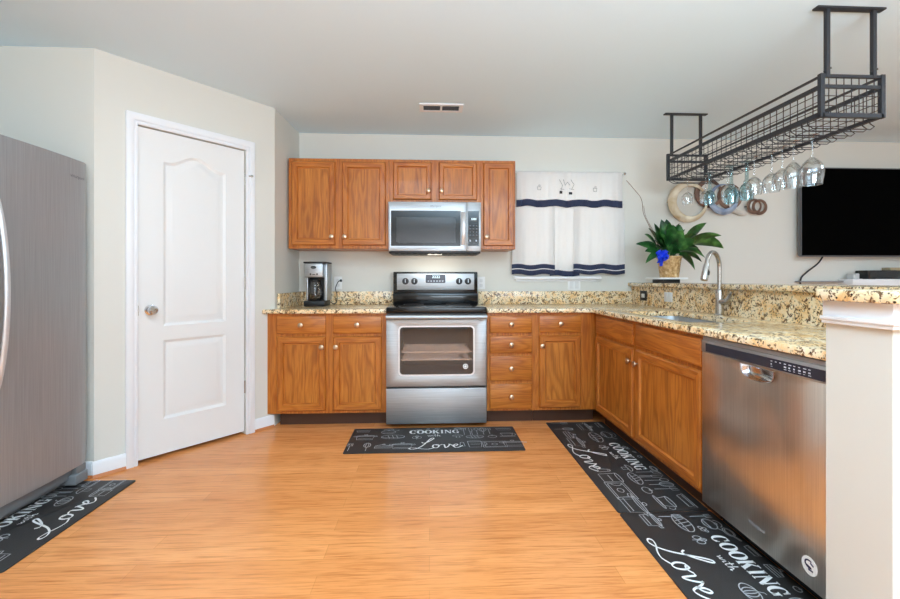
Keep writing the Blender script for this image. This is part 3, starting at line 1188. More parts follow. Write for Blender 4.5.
def doodles():
    D_ = {}
    D_['pot'] = [[(-.38, .18), (-.34, -.34), (.34, -.34), (.38, .18), (-.38, .18)], ell(0, .18, .40, .08), ell(0, .34, .07, .06), [(-.38, .05), (-.52, .1), (-.5, .2), (-.4, .16)],
                 [(.38, .05), (.52, .1), (.5, .2), (.4, .16)], [(-.3, -.2), (.3, -.2)]]
    D_['pan'] = [ell(-.15, 0, .36, .24), ell(-.15, .02, .28, .16), [(.2, .04), (.58, .16)], [(.2, -.04), (.6, .08), (.58, .16)]]
    D_['board'] = [[(-.42, -.32), (.42, -.32), (.42, .32), (-.42, .32), (-.42, -.32)], [(-.35, -.25), (.35, -.25), (.35, .25), (-.35, .25), (-.35, -.25)], ell(0, 0, .1, .1)]
    D_['mug'] = [[(-.3, .35), (-.26, -.35), (.22, -.35), (.26, .35)], ell(-.02, .35, .28, .07), ell(.32, .02, .14, .2, -90, 90), [(-.2, 0), (.18, 0)]]
    D_['loaf'] = [ell(0, 0, .48, .26), [(-.22, .18), (-.12, -.2)], [(-.05, .24), (.05, -.2)], [(.12, .22), (.22, -.16)], [(-.46, -.08), (.46, -.08)]]
    D_['spatula'] = [[(-.1, .5), (.1, .5), (.12, .14), (-.12, .14), (-.1, .5)], [(0, .14), (0, -.5)], [(-.04, .44), (-.05, .2)], [(.04, .44), (.05, .2)]]
    D_['whisk'] = [ell(0, .22, .14, .28), ell(0, .22, .06, .28), [(0, -.06), (0, -.5)]]
    D_['fork'] = [[(-.1, .5), (-.1, .2), (.1, .2), (.1, .5)], [(0, .5), (0, -.5)]]
    D_['knife'] = [[(-.05, -.02), (-.06, .5), (.08, .3), (.06, -.02), (-.05, -.02)], [(-.03, -.02), (-.03, -.5), (.04, -.5), (.04, -.02)]]
    D_['spoon'] = [ell(0, .32, .1, .17), [(0, .15), (0, -.5)]]
    D_['leaf'] = [[(0, -.3), (.0, .35)], ell(-.16, .05, .13, .2), ell(.16, .05, .13, .2), ell(0, .24, .1, .18)]
    D_['mushroom'] = [ell(0, .05, .34, .26, 0, 180), [(-.34, .05), (.34, .05)], [(-.1, .05), (-.12, -.3), (.12, -.3), (.1, .05)]]
    D_['cup'] = [[(-.32, .2), (-.22, -.25), (.22, -.25), (.32, .2)], ell(0, .2, .32, .08), ell(.36, .0, .1, .12, -90, 90), ell(0, -.28, .4, .06)]
    D_['kettle'] = [ell(0, -.08, .34, .26), ell(0, .2, .24, .22, 10, 170), [(.28, .02), (.5, .2), (.46, .26)], ell(0, .2, .06, .05), [(-.26, -.2), (.26, -.2)]]
    D_['cake'] = [[(-.4, -.25), (.4, -.25), (.4, .05), (-.4, .05), (-.4, -.25)], [(-.4, .05), (-.1, .25), (.4, .05)], [(-.4, -.1), (.4, -.1)], ell(0, .3, .06, .06)]
    D_['pumpkin'] = [ell(0, -.05, .38, .27), ell(0, -.05, .2, .27), ell(0, -.05, .06, .27), [(0, .22), (.06, .4), (.14, .42)]]
    D_['tomato'] = [ell(0, 0, .3, .26), [(-.1, .24), (0, .14), (.1, .24)], [(0, .2), (.02, .38)]]
    D_['pea'] = [ell(-.1, .0, .1, .1), ell(.1, .02, .1, .1), ell(0, .18, .1, .1), ell(.22, .18, .08, .08)]
    D_['dish'] = [[(-.42, .14), (-.34, -.16), (.34, -.16), (.42, .14), (-.42, .14)], [(-.34, .06), (.34, .06)]]
    D_['salt'] = [[(-.14, -.35), (.14, -.35), (.1, .2), (-.1, .2), (-.14, -.35)], ell(0, .2, .1, .14, 0, 180)]
    return D_


DOOD = doodles()
LAYOUT = [('dish', -.52, .165, .12), ('kettle', -.335, .15, .15), ('pot', -.49, .045, .16), ('loaf', -.295, .045, .17), ('leaf', -.125, .02, .11),
          ('spatula', -.57, -.13, .15), ('whisk', -.455, -.13, .16), ('cake', -.345, -.125, .14), ('pot', -.22, -.12, .17), ('pea', -.12, .165, .09),
          ('fork', .215, .13, .16), ('knife', .265, .13, .17), ('spoon', .310, .13, .16), ('whisk', .355, .13, .16), ('fork', .40, .13, .15),
          ('dish', .515, .165, .14), ('mushroom', .165, .035, .11), ('loaf', .285, .022, .13), ('cup', .52, .055, .14), ('tomato', .41, .02, .10),
          ('mug', .275, -.115, .17), ('board', .405, -.12, .19), ('pot', .535, -.115, .18), ('salt', .185, -.11, .12), ('pan', .19, .19, .08), ('tomato', .02, .192, .05), ('pea', -.05, .19, .05)]


def kitchen_mat(label, loc, rot, Lm=1.19, Wm=.45, ts=1.0, ty=0.0):
    a = thing('kitchen_mat', label, 'floor mat', loc, rot, 'printed kitchen mats')
    b = MB(MATB)
    b.prism(rrect(-Lm / 2, Lm / 2, -Wm / 2, Wm / 2, .012, 4), 0, .0075, 'XY', bev=.0025)
    b.build('pad', a)
    zt = .0080
    p = MB(PRINT)
    size = .070
    ky = Wm / .45
    word = 'COOKING'
    tot = sum(glyph_strokes(ch)[1] for ch in word) + .10 * 6
    x = -tot / 2
    sx = .36 * ts / tot
    for ch in word:
        st, w = glyph_strokes(ch)
        for pts, ws in st:
            p.ribbon([((x + q[0]) * sx, (.098 + q[1] * size) * ky + ty) for q in pts], [v_ * size * .92 for v_ in ws] if isinstance(ws, list) else ws * size * .92, zt)
        x += w + .10
    for pts in script_with():
        cpts = catmull([Vector(((q[0] * .066 - .05) * ts, (.042 + q[1] * .044) * ky + ty, 0)) for q in pts], 5)
        p.ribbon([(q.x, q.y) for q in cpts], .0040, zt)
    for n_, pts in enumerate(script_love()):
        cpts = catmull([Vector(((q[0] * .138 - .125) * ts, (-.172 + q[1] * .160) * ky + ty, 0)) for q in pts], 7)
        ws = []
        for i in range(len(cpts)):
            d_ = cpts[min(i + 1, len(cpts) - 1)] - cpts[max(i - 1, 0)]
            ws.append(.0042 + .0062 * abs(d_.y) / max(d_.length, 1e-9))
        p.ribbon([(q.x, q.y) for q in cpts], ws, zt)
    p.build('lettering', a, smooth=False)
    c_ = MB(CHALK)
    lay = LAYOUT if Lm > 1 else SHORT
    for nm, cx, cy, sc_ in lay:
        cx, cy = (cx * Lm / 1.19, cy * ky) if Lm > 1 else (cx, cy * ky)
        for pts in DOOD[nm]:
            c_.ribbon([(cx + q[0] * sc_ * ts, cy + q[1] * sc_ * .85) for q in pts], .0040, zt - .0001)
    c_.build('drawings', a, smooth=False)
    return a


SHORT = [('pot', -.315, -.10, .13), ('loaf', -.285, .03, .15), ('pea', -.235, .085, .09), ('fork', -.335, .145, .12), ('kettle', -.27, .155, .12),
         ('leaf', -.155, .02, .10), ('pan', -.19, .19, .09), ('dish', -.07, .195, .09), ('cake', .05, .195, .09), ('tomato', .15, .195, .05), ('pumpkin', .155, .02, .12),
         ('whisk', .21, .12, .14), ('knife', .25, .13, .15), ('spoon', .29, .13, .15), ('fork', .33, .13, .15), ('mushroom', .27, .0, .11), ('cup', .34, .03, .10),
         ('mug', .235, -.13, .12), ('board', .325, -.12, .13), ('spatula', -.34, .0, .13)]
kitchen_mat('dark printed kitchen mat on the floor in front of the stove', (.037, 3.04, 0), 0, 1.19, .455)
kitchen_mat('long dark printed kitchen mat in front of the oak sink cabinet', (1.131, 2.69, 0), R(-90), 1.30, .45, 1.15, -.016)
kitchen_mat('short dark printed kitchen mat in front of the dishwasher', (1.131, 1.650, 0), R(-90), .76, .45, 1.0, -.016)
kitchen_mat('dark printed kitchen mat beside the refrigerator', (-1.826, 2.115, 0), R(90), .76, .39)

# ------------------------------------------------------------------ coffee maker
cm = thing('coffee_maker', 'stainless and black drip coffee maker on the granite counter', 'coffee maker', (-.957, 3.745, CT + .0008))
cm.scale = (.83, 1, 1.04)
b = MB(BLACKM)
b.box(-.105, .105, -.10, .11, 0, .045, .010)
b.box(-.100, .100, .04, .11, .045, .30, .006)
b.build('base', cm)
b = MB(STEEL)
b.box(-.105, -.085, -.02, .11, .045, .345, .005)
b.box(.085, .118, -.055, .11, .045, .345, .006)
b.build('side_columns', cm)
b = MB(STEEL)
b.box(-.098, .086, -.100, .06, .232, .345, .010)
hd = b.build('brew_head', cm)
b = MB(BLACKM)
b.lathe([(0, 0), (.028, 0), (.027, .002), (0, .002)], (-.006, -.100, .312), 24, '-Y', 1, .45)
b.lathe([(0, 0), (.008, 0), (.007, .004), (0, .004)], (-.035, -.100, .258), 12, '-Y')
b.lathe([(0, 0), (.008, 0), (.007, .004), (0, .004)], (.030, -.100, .258), 12, '-Y')
b.box(-.016, .012, -.102, -.099, .252, .258)
b.build('buttons', hd)
b = MB(BLACKM)
b.box(-.108, .120, -.098, .11, .345, .358, .005)
b.build('lid', cm)
b = MB(GLASS)
b.lathe([(.052, 0), (.064, .02), (.068, .06), (.060, .105), (.045, .135), (.047, .15)], (-.004, -.035, .047), 24)
cf = b.build('carafe', cm)
b = MB(BLACKM)
b.lathe([(.050, .148), (.050, .165), (.03, .172), (0, .173)], (-.004, -.035, .047), 24)
b.tube([(.01, -.082, .198), (.03, -.115, .19), (.036, -.118, .14), (.025, -.105, .095)], .008, 8)
b.build('carafe_handle', cf)
b = MB(mat('brewed_coffee', (34, 22, 16), .2))
b.lathe([(0, .003), (.050, .003), (.062, .022), (.065, .045), (0, .045)], (-.004, -.035, .047), 24)
b.build('coffee', cf)
b = MB(BLACKM)
b.tube(catmull([(.118, .07, .03), (.15, .06, .012), (.185, .06, .03), (.178, .09, .09), (.155, .12, .14), (.170, .175, .195), (.195, .190, .205)], 6), .004, 8)
b.box(.185, .208, .178, .1975, .195, .216, .004)
b.build('cord', cm)

# ------------------------------------------------------------------ wall plates


def outlet(label, loc, rot, w, h, colour, slot, kind='duplex'):
    o = thing('wall_outlet', label, 'outlet', loc, rot)
    b = MB(colour)
    b.box(-w / 2, w / 2, -.005, 0, -h / 2, h / 2, .002)
    b.build('cover_plate', o)
    b = MB(slot)
    n = 2 if w > .1 else 1
    for i in range(n):
        cx = 0 if n == 1 else (-.024 + i * .048)
        if kind == 'duplex':
            for s_ in (-1, 1):
                b.prism([(cx + u * .9, s_ * .021 + v_) for u, v_ in rrect(-.016, .016, -.014, .014, .006, 3)], -.0075, -.005, 'XZ')
        elif kind == 'small':
            b.box(cx * .62 - .011, cx * .62 + .011, -.008, -.005, -.017, .017, .001)
        else:
            b.box(cx - .017, cx + .017, -.008, -.005, -.033, .033, .001)
    b.build('sockets', o)
    return o


PLATE2 = mat('white_socket_plastic', (224, 224, 222), .45)
outlet('white outlet plate on the back wall beside the coffee maker', (-.822, D, 1.092), 0, .072, .115, WHITEP, PLATE2)
outlet('white outlet plate just right of the stove backguard', (.472, D, 1.090), 0, .072, .115, WHITEP, PLATE2)
outlet('double white switch plate below the curtained window', (1.336, D, 1.072), 0, .118, .09, WHITEP, PLATE2, 'rocker')
outlet('black outlet with white sockets in the granite backsplash', (1.879, 3.717, .981), R(-90), .115, .085, BLACKM, WHITEP, 'small')
outlet('white outlet plate in the granite backsplash behind the sink', (1.879, 3.32, .985), R(-90), .115, .075, WHITEP, PLATE2, 'rocker')
tag(MB(WHITEP).box(1.535, 1.585, D - .022, D, 1.108, 1.146, .005).build('wall_sensor'), 'small white box on the wall below the curtain corner', 'sensor')

# ------------------------------------------------------------------ curtains


def curtain(name, label, x0, x1, z0, z1, yb, bands, pleat, flare=0.0, seed=0, slope=0.0, grp=None):
    """bands: (z_from_bottom0, z_from_bottom1)"""
    rn = random.Random(seed)
    ph_ = [rn.uniform(0, 6.28) for _ in range(4)]
    nx = max(24, int((x1 - x0) / .008))
    zs = sorted(set([0.0, z1 - z0] + [b_ for bb in bands for b_ in bb] + [i * (z1 - z0) / 22 for i in range(23)]))
    bm = bmesh.new()
    grid = []
    for z in zs:
        row = []
        f_ = 1 - z / (z1 - z0)
        for i in range(nx + 1):
            u = i / nx
            xm = (x0 + x1) / 2
            x = x0 + (x1 - x0) * u
            x = xm + (x - xm) * (1 + flare * f_)
            amp = pleat * (.45 + .55 * f_)
            y = yb + amp * (sin(x * 46 + ph_[0] + .6 * sin(x * 17 + ph_[1])) + .5 * sin(x * 90 + ph_[2]))
            dz = (.007 * sin(x * 26 + ph_[3]) + slope * (u - .5)) * f_
            row.append(bm.verts.new((x, y, z0 + z + dz)))
        grid.append(row)
    for j in range(len(zs) - 1):
        zc = (zs[j] + zs[j + 1]) / 2
        nb = any(b0 <= zc <= b1 for b0, b1 in bands)
        for i in range(nx):
            f = bm.faces.new((grid[j][i], grid[j][i + 1], grid[j + 1][i + 1], grid[j + 1][i]))
            f.material_index = 1 if nb else 0
    mb = MB(CURTAIN, NAVY)
    mb.add(bm, keep=True)
    o = mb.build(name, angle=80)
    md_ = o.modifiers.new('thickness', 'SOLIDIFY')
    md_.thickness = .0015
    return tag(o, label, 'curtain', grp)


val = curtain('curtain_valance', 'white valance with navy band and small stitched cups across the window top', .785, 1.752, 1.780, 2.098, D - .085, [(.0, .062)], .008, .012, 3)
curtain('cafe_curtain', 'white cafe curtain with navy hem at the cabinet side of the window', .750, 1.135, 1.166, 1.80, D - .058, [(.0, .044), (.052, .092)], .007, .03, 5)
curtain('cafe_curtain', 'white cafe curtain with navy hem at the plant side of the window', 1.315, 1.785, 1.172, 1.80, D - .058, [(.0, .034), (.042, .088)], .007, .03, 8)
curtain('cafe_curtain', 'middle white curtain panel hanging lowest, its navy hem near the sill', 1.10, 1.37, 1.154, 1.80, D - .040, [(.0, .05)], .005, .02, 11)
b = MB(STITCH, GREYP)


def stitch(cx, cz, sc_, kind):
    y = D - .1005
    P = {'cup': [[(-.5, .3), (-.4, -.5), (.4, -.5), (.5, .3)], [(-.5, .3), (.5, .3)], [(-.3, .5), (-.2, .8)], [(0, .4), (.1, .9)], [(.3, .5), (.35, .8)]],
         'cook': [[(-.9, .9), (-.5, .2), (-.7, -.4)], [(-.4, .9), (-.2, .2), (.1, .6), (.4, .2)], [(.5, .9), (.9, .3), (.6, -.3)], [(-.8, -.2), (-.3, -.3)], [(.3, -.2), (.9, -.3)]]}[kind]
    for pl in P:
        for p_, q_ in zip(pl, pl[1:]):
            b.bar((cx + p_[0] * sc_, y, cz + p_[1] * sc_), (cx + q_[0] * sc_, y, cz + q_[1] * sc_), .0015, .003)


b.use(GREYP)
stitch(.985, 1.945, .034, 'cup')
stitch(1.495, 1.935, .034, 'cup')
stitch(1.235, 1.955, .075, 'cook')
b.use(STITCH).box(1.17, 1.195, D - .102, D - .100, 1.895, 1.92).box(1.255, 1.285, D - .102, D - .100, 1.888, 1.91)
b.build('embroidery', val)
rod = thing('curtain_rod', 'thin white rod holding the curtains above the window', 'curtain rod', (1.27, D, 2.088))
b = MB(WHITEP)
b.tube([(-.505, -.068, 0), (.505, -.068, 0)], .005, 10)
b.build('rod', rod)
for sgn in (-1, 1):
    b = MB(NICKEL)
    b.lathe([(0, -.012), (.010, -.009), (.013, 0), (.010, .009), (0, .012)], (sgn * .512, -.068, 0), 14)
    b.box(sgn * .500 - .005, sgn * .500 + .005, -.071, 0, -.006, .006)
    b.build('bracket', rod)

# ------------------------------------------------------------------ ceiling vent
vt = thing('ceiling_vent', 'small white vent with two dark openings in the ceiling', 'vent', (.09, 3.305, H))
b = MB(TRIM)
b.prism([(-.165, -.075), (.165, -.075), (.165, .075), (-.165, .075)], -.008, 0, 'XY', holes=[[(-.135, -.045), (-.008, -.045), (-.008, .045), (-.135, .045)], [(.008, -.045), (.135, -.045), (.135, .045), (.008, .045)]])
b.build('frame', vt)
b = MB(BLACKM)
b.box(-.137, .137, -.047, .047, -.002, 0)
b.build('duct', vt)
b = MB(mat('dark_vent_louvre', (84, 84, 86), .5))
for k_ in range(5):
    y = -.036 + k_ * .018
    b.box(-.135, -.008, y, y + .003, -.007, -.002).box(.008, .135, y, y + .003, -.007, -.002)
b.build('louvres', vt)

# ------------------------------------------------------------------ hanging rack
QX0, QX1, QY0, QY1 = 1.886, 2.192, 2.00, 3.34
ZT, ZM, ZB = 2.105, 2.055, 1.916
rk = thing('hanging_rack', 'black metal rack of wire mesh hung from the ceiling over the peninsula', 'hanging rack', ((QX0 + QX1) / 2, (QY0 + QY1) / 2, H))
ox, oy, oz = (QX0 + QX1) / 2, (QY0 + QY1) / 2, H


def rb(m, p, q, w, h=None):
    m.bar((p[0] - ox, p[1] - oy, p[2] - oz), (q[0] - ox, q[1] - oy, q[2] - oz), w, h)


b = MB(RACK)
for x in (QX0, QX1):
    rb(b, (x, QY0, ZT), (x, QY1, ZT), .010)
    rb(b, (x, QY0, ZM), (x, QY1, ZM), .012, .020)
    rb(b, (x, QY0, ZB), (x, QY1, ZB), .020, .016)
for y in (QY0, QY1):
    rb(b, (QX0, y, ZT), (QX1, y, ZT), .014, .014)
    rb(b, (QX0, y, ZM), (QX1, y, ZM), .012, .016)
    rb(b, (QX0, y, ZB), (QX1, y, ZB), .020, .020)
    for x in (QX0, QX1):
        rb(b, (x, y, ZB - .010), (x, y, ZT + .010), .020)
b.build('frame', rk)
for y in (QY0, QY1):
    for x in (1.915, 2.150):
        b = MB(RACK)
        rb(b, (x, y, ZT), (x, y, H - .006), .018)
        if y == QY0:
            rb(b, (x - .014, y, ZT + .022), (x + .020, y, ZT + .040), .008)
        b.build('hanger_post', rk)
    b = MB(RACK)
    b.box(1.855 - ox, 2.200 - ox, y - .018 - oy, y + .018 - oy, -.010, 0, .003)
    b.build('ceiling_plate', rk)
b = MB(RACK)
for x in (QX0, QX1):
    for k_ in range(1, 4):
        z = ZB + (ZM - ZB) * k_ / 4
        rb(b, (x, QY0, z), (x, QY1, z), .003)
    for k_ in range(1, 30):
        y = QY0 + (QY1 - QY0) * k_ / 30
        rb(b, (x, y, ZB), (x, y, ZM), .003)
for y in (QY0, QY1):
    for k_ in range(1, 8):
        x = QX0 + (QX1 - QX0) * k_ / 8
        rb(b, (x, y, ZB), (x, y, ZT), .003)
    for k_ in range(1, 4):
        z = ZB + (ZT - ZB) * k_ / 4
        rb(b, (QX0, y, z), (QX1, y, z), .003)
for k_ in range(1, 18):
    y = QY0 + (QY1 - QY0) * k_ / 18
    rb(b, (QX0, y, ZB), (QX1, y, ZB), .003)
b.build('wire_mesh', rk)
ZW = 1.874
for k_ in range(13):
    yc = 2.08 + .1 * k_
    b = MB(RACK)
    for s_ in (-1, 1):
        y = yc + .018 * s_
        pts = [(QX0 - .012, y, ZB - .006), (QX0 - .012, y, ZW + .016), (QX0 + .016, y, ZW), (QX1 - .02, y, ZW), (QX1 + .01, y, ZW), (QX1 + .03, y, ZW + .014), (QX1 + .008, y, ZW + .028), (QX1 + .004, y, ZB - .006)]
        b.tube([(p[0] - ox, p[1] - oy, p[2] - oz) for p in pts], .0026, 6)
    b.bar((QX0 + .04 - ox, yc - .018 - oy, ZW - oz), (QX0 + .04 - ox, yc + .018 - oy, ZW - oz), .003)
    b.build('stemware_rail', rk)

# ------------------------------------------------------------------ glasses hanging by the foot


def wine_glass_mesh(L, bowl_r, stem, rim):
    """hung upside down: foot at z = 0, rim at -L"""
    bl = L * (.56 if L > .25 and stem < .006 else .48)
    pr = [(0, .0015), (.031, .0008), (.033, -.0004), (.03, -.002), (.010, -.006), (stem, -.012), (stem, -(L - bl) + .012), (stem * 1.8, -(L - bl))]
    for u, q in ((.08, .42), (.2, .72), (.35, .92), (.5, 1.0), (.7, .97), (.88, .88), (1.0, rim)):
        pr.append((bowl_r * q, -(L - bl) - bl * u))
    pr.append((bowl_r * rim - .0012, -L + .0005))
    for u, q in ((.7, .95), (.5, .97), (.35, .89), (.2, .68), (.08, .36)):
        pr.append((bowl_r * q - .001, -(L - bl) - bl * u))
    pr.append((0, -(L - bl) - .004))
    return pr


GL = [  # x, y, length, bowl radius, tinted, label
    (2.005, 2.18, .258, .0525, 0, 'large clear wine glass hanging nearest the near end of the rack, before the television'),
    (1.990, 2.28, .252, .046, 0, 'clear wine glass hanging beside the largest one, at the television edge'),
    (2.010, 2.38, .238, .047, 0, 'third clear wine glass counted from the near end of the rack'),
    (2.030, 2.48, .236, .047, 0, 'fourth clear wine glass counted from the near end of the rack'),
    (2.000, 2.58, .232, .045, 0, 'clear wine glass hanging right next to the teal goblets'),
    (2.030, 2.68, .245, .042, 1, 'teal tinted goblet hanging over the small bronze wall ring'),
    (2.000, 2.78, .250, .046, 1, 'largest teal tinted goblet, in the middle of the hanging glasses'),
    (2.045, 2.88, .200, .040, 0, 'clear wine glass hanging between two teal goblets'),
    (1.985, 2.98, .225, .038, 1, 'teal tinted goblet hanging farthest from the television'),
    (2.020, 3.08, .195, .038, 0, 'clear wine glass hanging in front of the bronze wall ring at the far end'),
    (1.945, 3.18, .185, .040, 0, 'clear wine glass hanging in front of the large gold wall ring')]
for x, y, L, br_, tint, lab in GL:
    b = MB(TEAL if tint else GLASS)
    b.lathe(wine_glass_mesh(L, br_, .0105 if tint else .0042, .86 if L > .2 else .9), (0, 0, 0), 28)
    o = b.build('goblet' if tint else 'wine_glass', loc=(x, y, ZW + .0048))
    tag(o, lab, 'wine glass', 'glasses hanging from the rack')

# ------------------------------------------------------------------ interlocking rings on the wall
wr = thing('wall_sculpture', 'cluster of overlapping gold, bronze and blue rings hung on the wall', 'wall decor', (2.70, D, 1.86))
for (x, z, ro, ix, iz, ri, mt, yo) in ((2.398, 1.842, .190, .032, .006, .138, GOLD, .030), (2.605, 1.925, .135, .012, .000, .100, BRONZE, .018),
                                       (2.735, 1.868, .145, .014, .024, .110, BLUE, .034), (2.925, 1.850, .130, -.004, .016, .098, CREAM, .020),
                                       (2.815, 1.900, .120, .006, .010, .098, BRONZE, .010), (3.030, 1.806, .072, .006, .004, .050, BRONZE, .038),
                                       (3.092, 1.802, .074, .000, .004, .048, BRONZE, .026)):
    b = MB(mt)
    o_ = ell(x - 2.70, z - 1.86, ro, ro, 0, 360, 40)[:-1]
    i_ = ell(x - 2.70 + ix, z - 1.86 + iz, ri, ri, 0, 360, 40)[:-1]
    b.prism(o_, -yo - .006, -yo, 'XZ', holes=[i_], bev=.0012)
    b.box(x - 2.70 - ro + .006, x - 2.70 - ro + .014, -yo, 0, z - 1.86 - .004, z - 1.86 + .004)
    b.build('ring', wr)

# ------------------------------------------------------------------ television and shelf
tv = thing('television', 'large black flat television on the living room wall', 'television', (4.165, D, 1.745))
b = MB(mat('grey_tv_shell', (120, 120, 122), .4))
b.box(-.707, .72, -.062, -.035, -.402, .415, .004)
b.box(-.35, .35, -.035, 0, -.25, .25)
b.build('shell', tv)
b = MB(mat('dark_silver_tv_bezel', (92, 92, 95), .4, .3))
b.prism([(-.715, -.41), (.73, -.41), (.73, .42), (-.715, .42)], -.082, -.062, 'XZ', holes=[[(-.707, -.398), (.722, -.398), (.722, .412), (-.707, .412)]])
b.box(.17, .215, -.0835, -.08, -.4075, -.4005)
b.build('bezel', tv)
b = MB(mat('black_screen', (1, 1, 1), .6, spec=.02))
b.box(-.708, .723, -.080, -.063, -.399, .413)
b.build('screen', tv)
b = MB(BLACKM)
b.tube(catmull([(-.46, -.05, -.38), (-.52, -.05, -.47), (-.62, -.03, -.56), (-.665, -.02, -.63), (-.67, -.03, -.80), (-.64, -.02, -1.0)], 6), .007, 8)
b.build('power_cord', tv)

sh_ = thing('wall_shelf', 'white floating shelf below the television holding a black box', 'shelf', (4.45, D, 1.10))
b = MB(TRIM)
b.box(-.561, .60, -.147, 0, -.036, .0265, .004)
b.build('board', sh_)
for x in (-.3, .35):
    b = MB(TRIM)
    b.prism([(0, -.0365), (-.12, -.0365), (0, -.18)], x, x + .03, 'YZ')
    b.build('bracket', sh_)
bx = thing('media_box', 'flat black media box sitting on the white shelf', 'media box', (4.36, 3.872, 1.1268))
MB(BLACKM).box(-.315, .35, -.06, .06, .004, .080, .004).build('casing', bx)
MB(BLACK).box(-.295, .33, -.062, -.0595, .012, .072).build('front_panel', bx)
for x in (-.24, .26):
    MB(BLACKM).box(x - .02, x + .02, -.04, .04, 0, .0045).build('foot', bx)
tag(MB(mat('tan_box_card', (176, 160, 128), .7)).box(4.285, 4.46, 3.83, 3.91, 1.2072, 1.234, .003).build('storage_box'), 'small tan box lying on top of the black media box', 'box')
tag(MB(mat('pale_grey_plastic', (198, 200, 200), .5)).box(3.925, 3.985, 3.83, 3.90, 1.1268, 1.178, .006).build('router_box'), 'small pale grey box beside the black media box on the shelf', 'box')
gs = MB(mat('grey_shelf_paint', (150, 150, 150), .5))
gs.box(3.46, 3.885, D - .06, D, 1.096, 1.110, .002)
tag(gs.build('wall_ledge'), 'thin grey ledge on the wall beside the white shelf, below the television', 'shelf')

# ------------------------------------------------------------------ plant on the ledge
PX, PY, PZ = 2.02, 3.56, 1.094
tv_ = thing('plant_stand', 'low dark stand with a white top under the potted plant', 'plant stand', (PX - .015, PY, PZ))
MB(BLACKM).box(-.10, .075, -.06, .06, 0, .030, .004).build('stand_base', tv_)
MB(WHITEP).box(-.14, .12, -.10, .10, .030, .045, .004).build('stand_top', tv_)
pl = thing('potted_plant', 'leafy green plant in a tan wicker pot with a blue bow', 'plant', (PX, PY, PZ + .0455))
prof = []
NR = 22
for j in range(NR + 1):
    u = j / NR
    prof.append((.070 + .022 * u, u * .172))
b = MB(WICKER)
b.lathe([(0, 0)] + prof + [(.086, .172), (.080, .14), (0, .14)], (0, 0, 0), 64, wob=lambda a_, j: (.0032 * sin(a_ * 16 + pi * (j % 2))) if 1 <= j <= NR + 1 else 0)
b.tube([(.094 * cos(2 * pi * k_ / 40), .094 * sin(2 * pi * k_ / 40), .171 + .002 * sin(k_ * 3)) for k_ in range(40)], .007, 8, closed=True)
b.build('wicker_pot', pl)
MB(SOIL).lathe([(0, .148), (.05, .152), (.081, .146), (.081, .141), (0, .1405)], (0, 0, 0), 24).build('soil', pl)
rn = random.Random(12)
fol = bmesh.new()


def leaf(tip, w, droop=.25, bl=.58, base=None, twist=0.0):
    base = Vector(base or (rn.uniform(-.03, .03), rn.uniform(-.03, .03), .148))
    tip = Vector(tip)
    d_ = tip - base
    L = d_.length
    ctrl = base + d_ * .5 + Vector((0, 0, droop * L))
    n = 14
    prev = None
    for k_ in range(n + 1):
        u = k_ / n
        p = base * (1 - u) ** 2 + ctrl * 2 * u * (1 - u) + tip * u * u
        tg = ((ctrl - base) * (1 - u) + (tip - ctrl) * u).normalized()
        sd = tg.cross(Vector((0, 0, 1)))
        if sd.length < .05:
            sd = Vector((1, 0, 0))
        sd.normalize()
        up = sd.cross(tg).normalized()
        sd = (sd * cos(twist) + up * sin(twist)).normalized()
        up = sd.cross(tg)
        t_ = (u - (1 - bl)) / bl
        hwid = .0025 if t_ <= 0 else max(.0025, w * .72 * (sin(pi * min(t_, 1) ** .8)) ** .85)
        if k_ == n:
            hwid = .0006
        row = [fol.verts.new(p + sd * hwid * s_ + up * abs(s_) * hwid * .28) for s_ in (-1, -.5, 0, .5, 1)]
        if prev:
            for q in range(4):
                fol.faces.new((prev[q], prev[q + 1], row[q + 1], row[q]))
        prev = row


tips = [((.285, -.06, .455), .075, .12), ((.46, -.02, .245), .085, .42), ((.385, -.10, .345), .055, .28), ((-.235, -.04, .36), .075, .15), ((-.265, .05, .285), .040, .28),
        ((-.245, -.08, .115), .045, .5), ((-.07, .0, .49), .07, .02), ((.07, -.03, .455), .06, .02), ((.01, .06, .50), .07, .0), ((.235, -.12, .16), .045, .5),
        ((.135, -.14, .06), .060, .75), ((-.13, .10, .43), .06, .1), ((.15, .14, .42), .06, .1), ((-.15, -.13, .29), .065, .3), ((.12, -.16, .30), .065, .3),
        ((.25, .10, .31), .065, .3), ((-.18, .15, .30), .05, .3), ((.03, -.15, .38), .07, .15), ((-.05, -.14, .42), .065, .1), ((.20, -.05, .36), .07, .2),
        ((.30, .02, .20), .05, .45), ((-.10, -.06, .36), .07, .15), ((.05, .16, .40), .07, .1), ((.10, -.06, .40), .07, .1), ((-.03, -.09, .33), .06, .15),
        ((.17, -.13, .24), .055, .4), ((-.12, .02, .46), .06, .05), ((.08, .08, .47), .065, .03), ((.27, -.02, .13), .045, .5), ((-.20, .02, .22), .045, .35)]
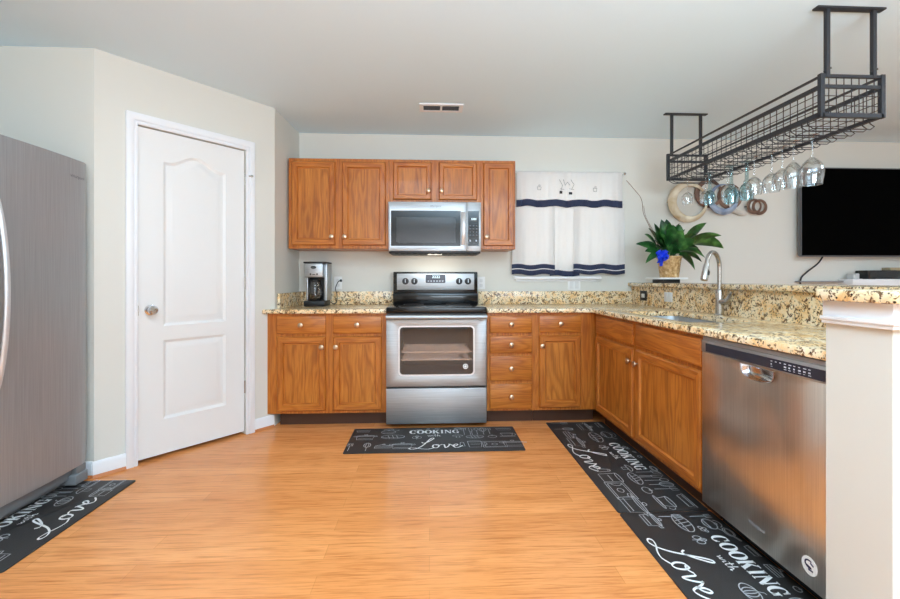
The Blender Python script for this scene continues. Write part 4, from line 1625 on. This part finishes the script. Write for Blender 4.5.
for tip, w, dr_ in tips:
    leaf(tip, w, dr_, rn.uniform(.58, .70), twist=rn.uniform(.45, 1.2))
for _ in range(24):
    a_ = rn.uniform(0, 6.28)
    q = rn.uniform(.05, .19)
    leaf((q * cos(a_) * 1.15 + .02, q * sin(a_) * .8, rn.uniform(.24, .45)), rn.uniform(.05, .08), rn.uniform(.05, .35), .66, twist=rn.uniform(.1, 1.2))
MB(LEAF).add(fol).build('foliage', pl, angle=60)
b = MB(STEM)
b.tube(catmull([(-.02, .03, .148), (-.11, .08, .40), (-.17, .10, .55), (-.18, .12, .68), (-.23, .16, .78), (-.275, .20, .86)], 6), .0028, 6)
b.tube(catmull([(-.03, .02, .148), (-.10, .06, .38), (-.155, .09, .52), (-.17, .10, .62)], 6), .0022, 6)
b.build('dry_twigs', pl)
b = MB(BOW)
bc = Vector((-.108, -.060, .180))
for k_ in range(9):
    a_ = 2 * pi * k_ / 9 + .2
    rr = .058 if k_ % 2 else .048
    tipp = bc + Vector((cos(a_) * rr, -.022 - .014 * (k_ % 3), sin(a_) * rr * .8))
    sdv = Vector((-sin(a_), .4, cos(a_))).normalized() * .013
    lo = []
    path = catmull([bc, bc.lerp(tipp, .6) + Vector((0, -.018, .012)), tipp, bc.lerp(tipp, .6) + Vector((0, .010, -.010)), bc + Vector((0, .003, 0))], 4)
    for i_, p in enumerate(path):
        lo.append([p - sdv, p + sdv, p + sdv + Vector((0, .0015, .0012)), p - sdv + Vector((0, .0015, .0012))])
    b.rings(lo, fill_first=True)
b.lathe([(0, -.012), (.012, -.008), (.014, 0), (.012, .008), (0, .012)], bc + Vector((0, -.012, 0)), 12)
for x_, z_ in ((.012, -.085), (-.012, -.06)):
    path = catmull([bc, bc + Vector((x_ * .3, -.012, z_ * .4)), bc + Vector((x_, .014, z_))], 5)
    b.rings([[p + Vector((-.013, 0, 0)), p + Vector((.013, 0, 0)), p + Vector((.013, .0015, 0)), p + Vector((-.013, .0015, 0))] for p in path], fill_first=True)
b.build('bow', pl)
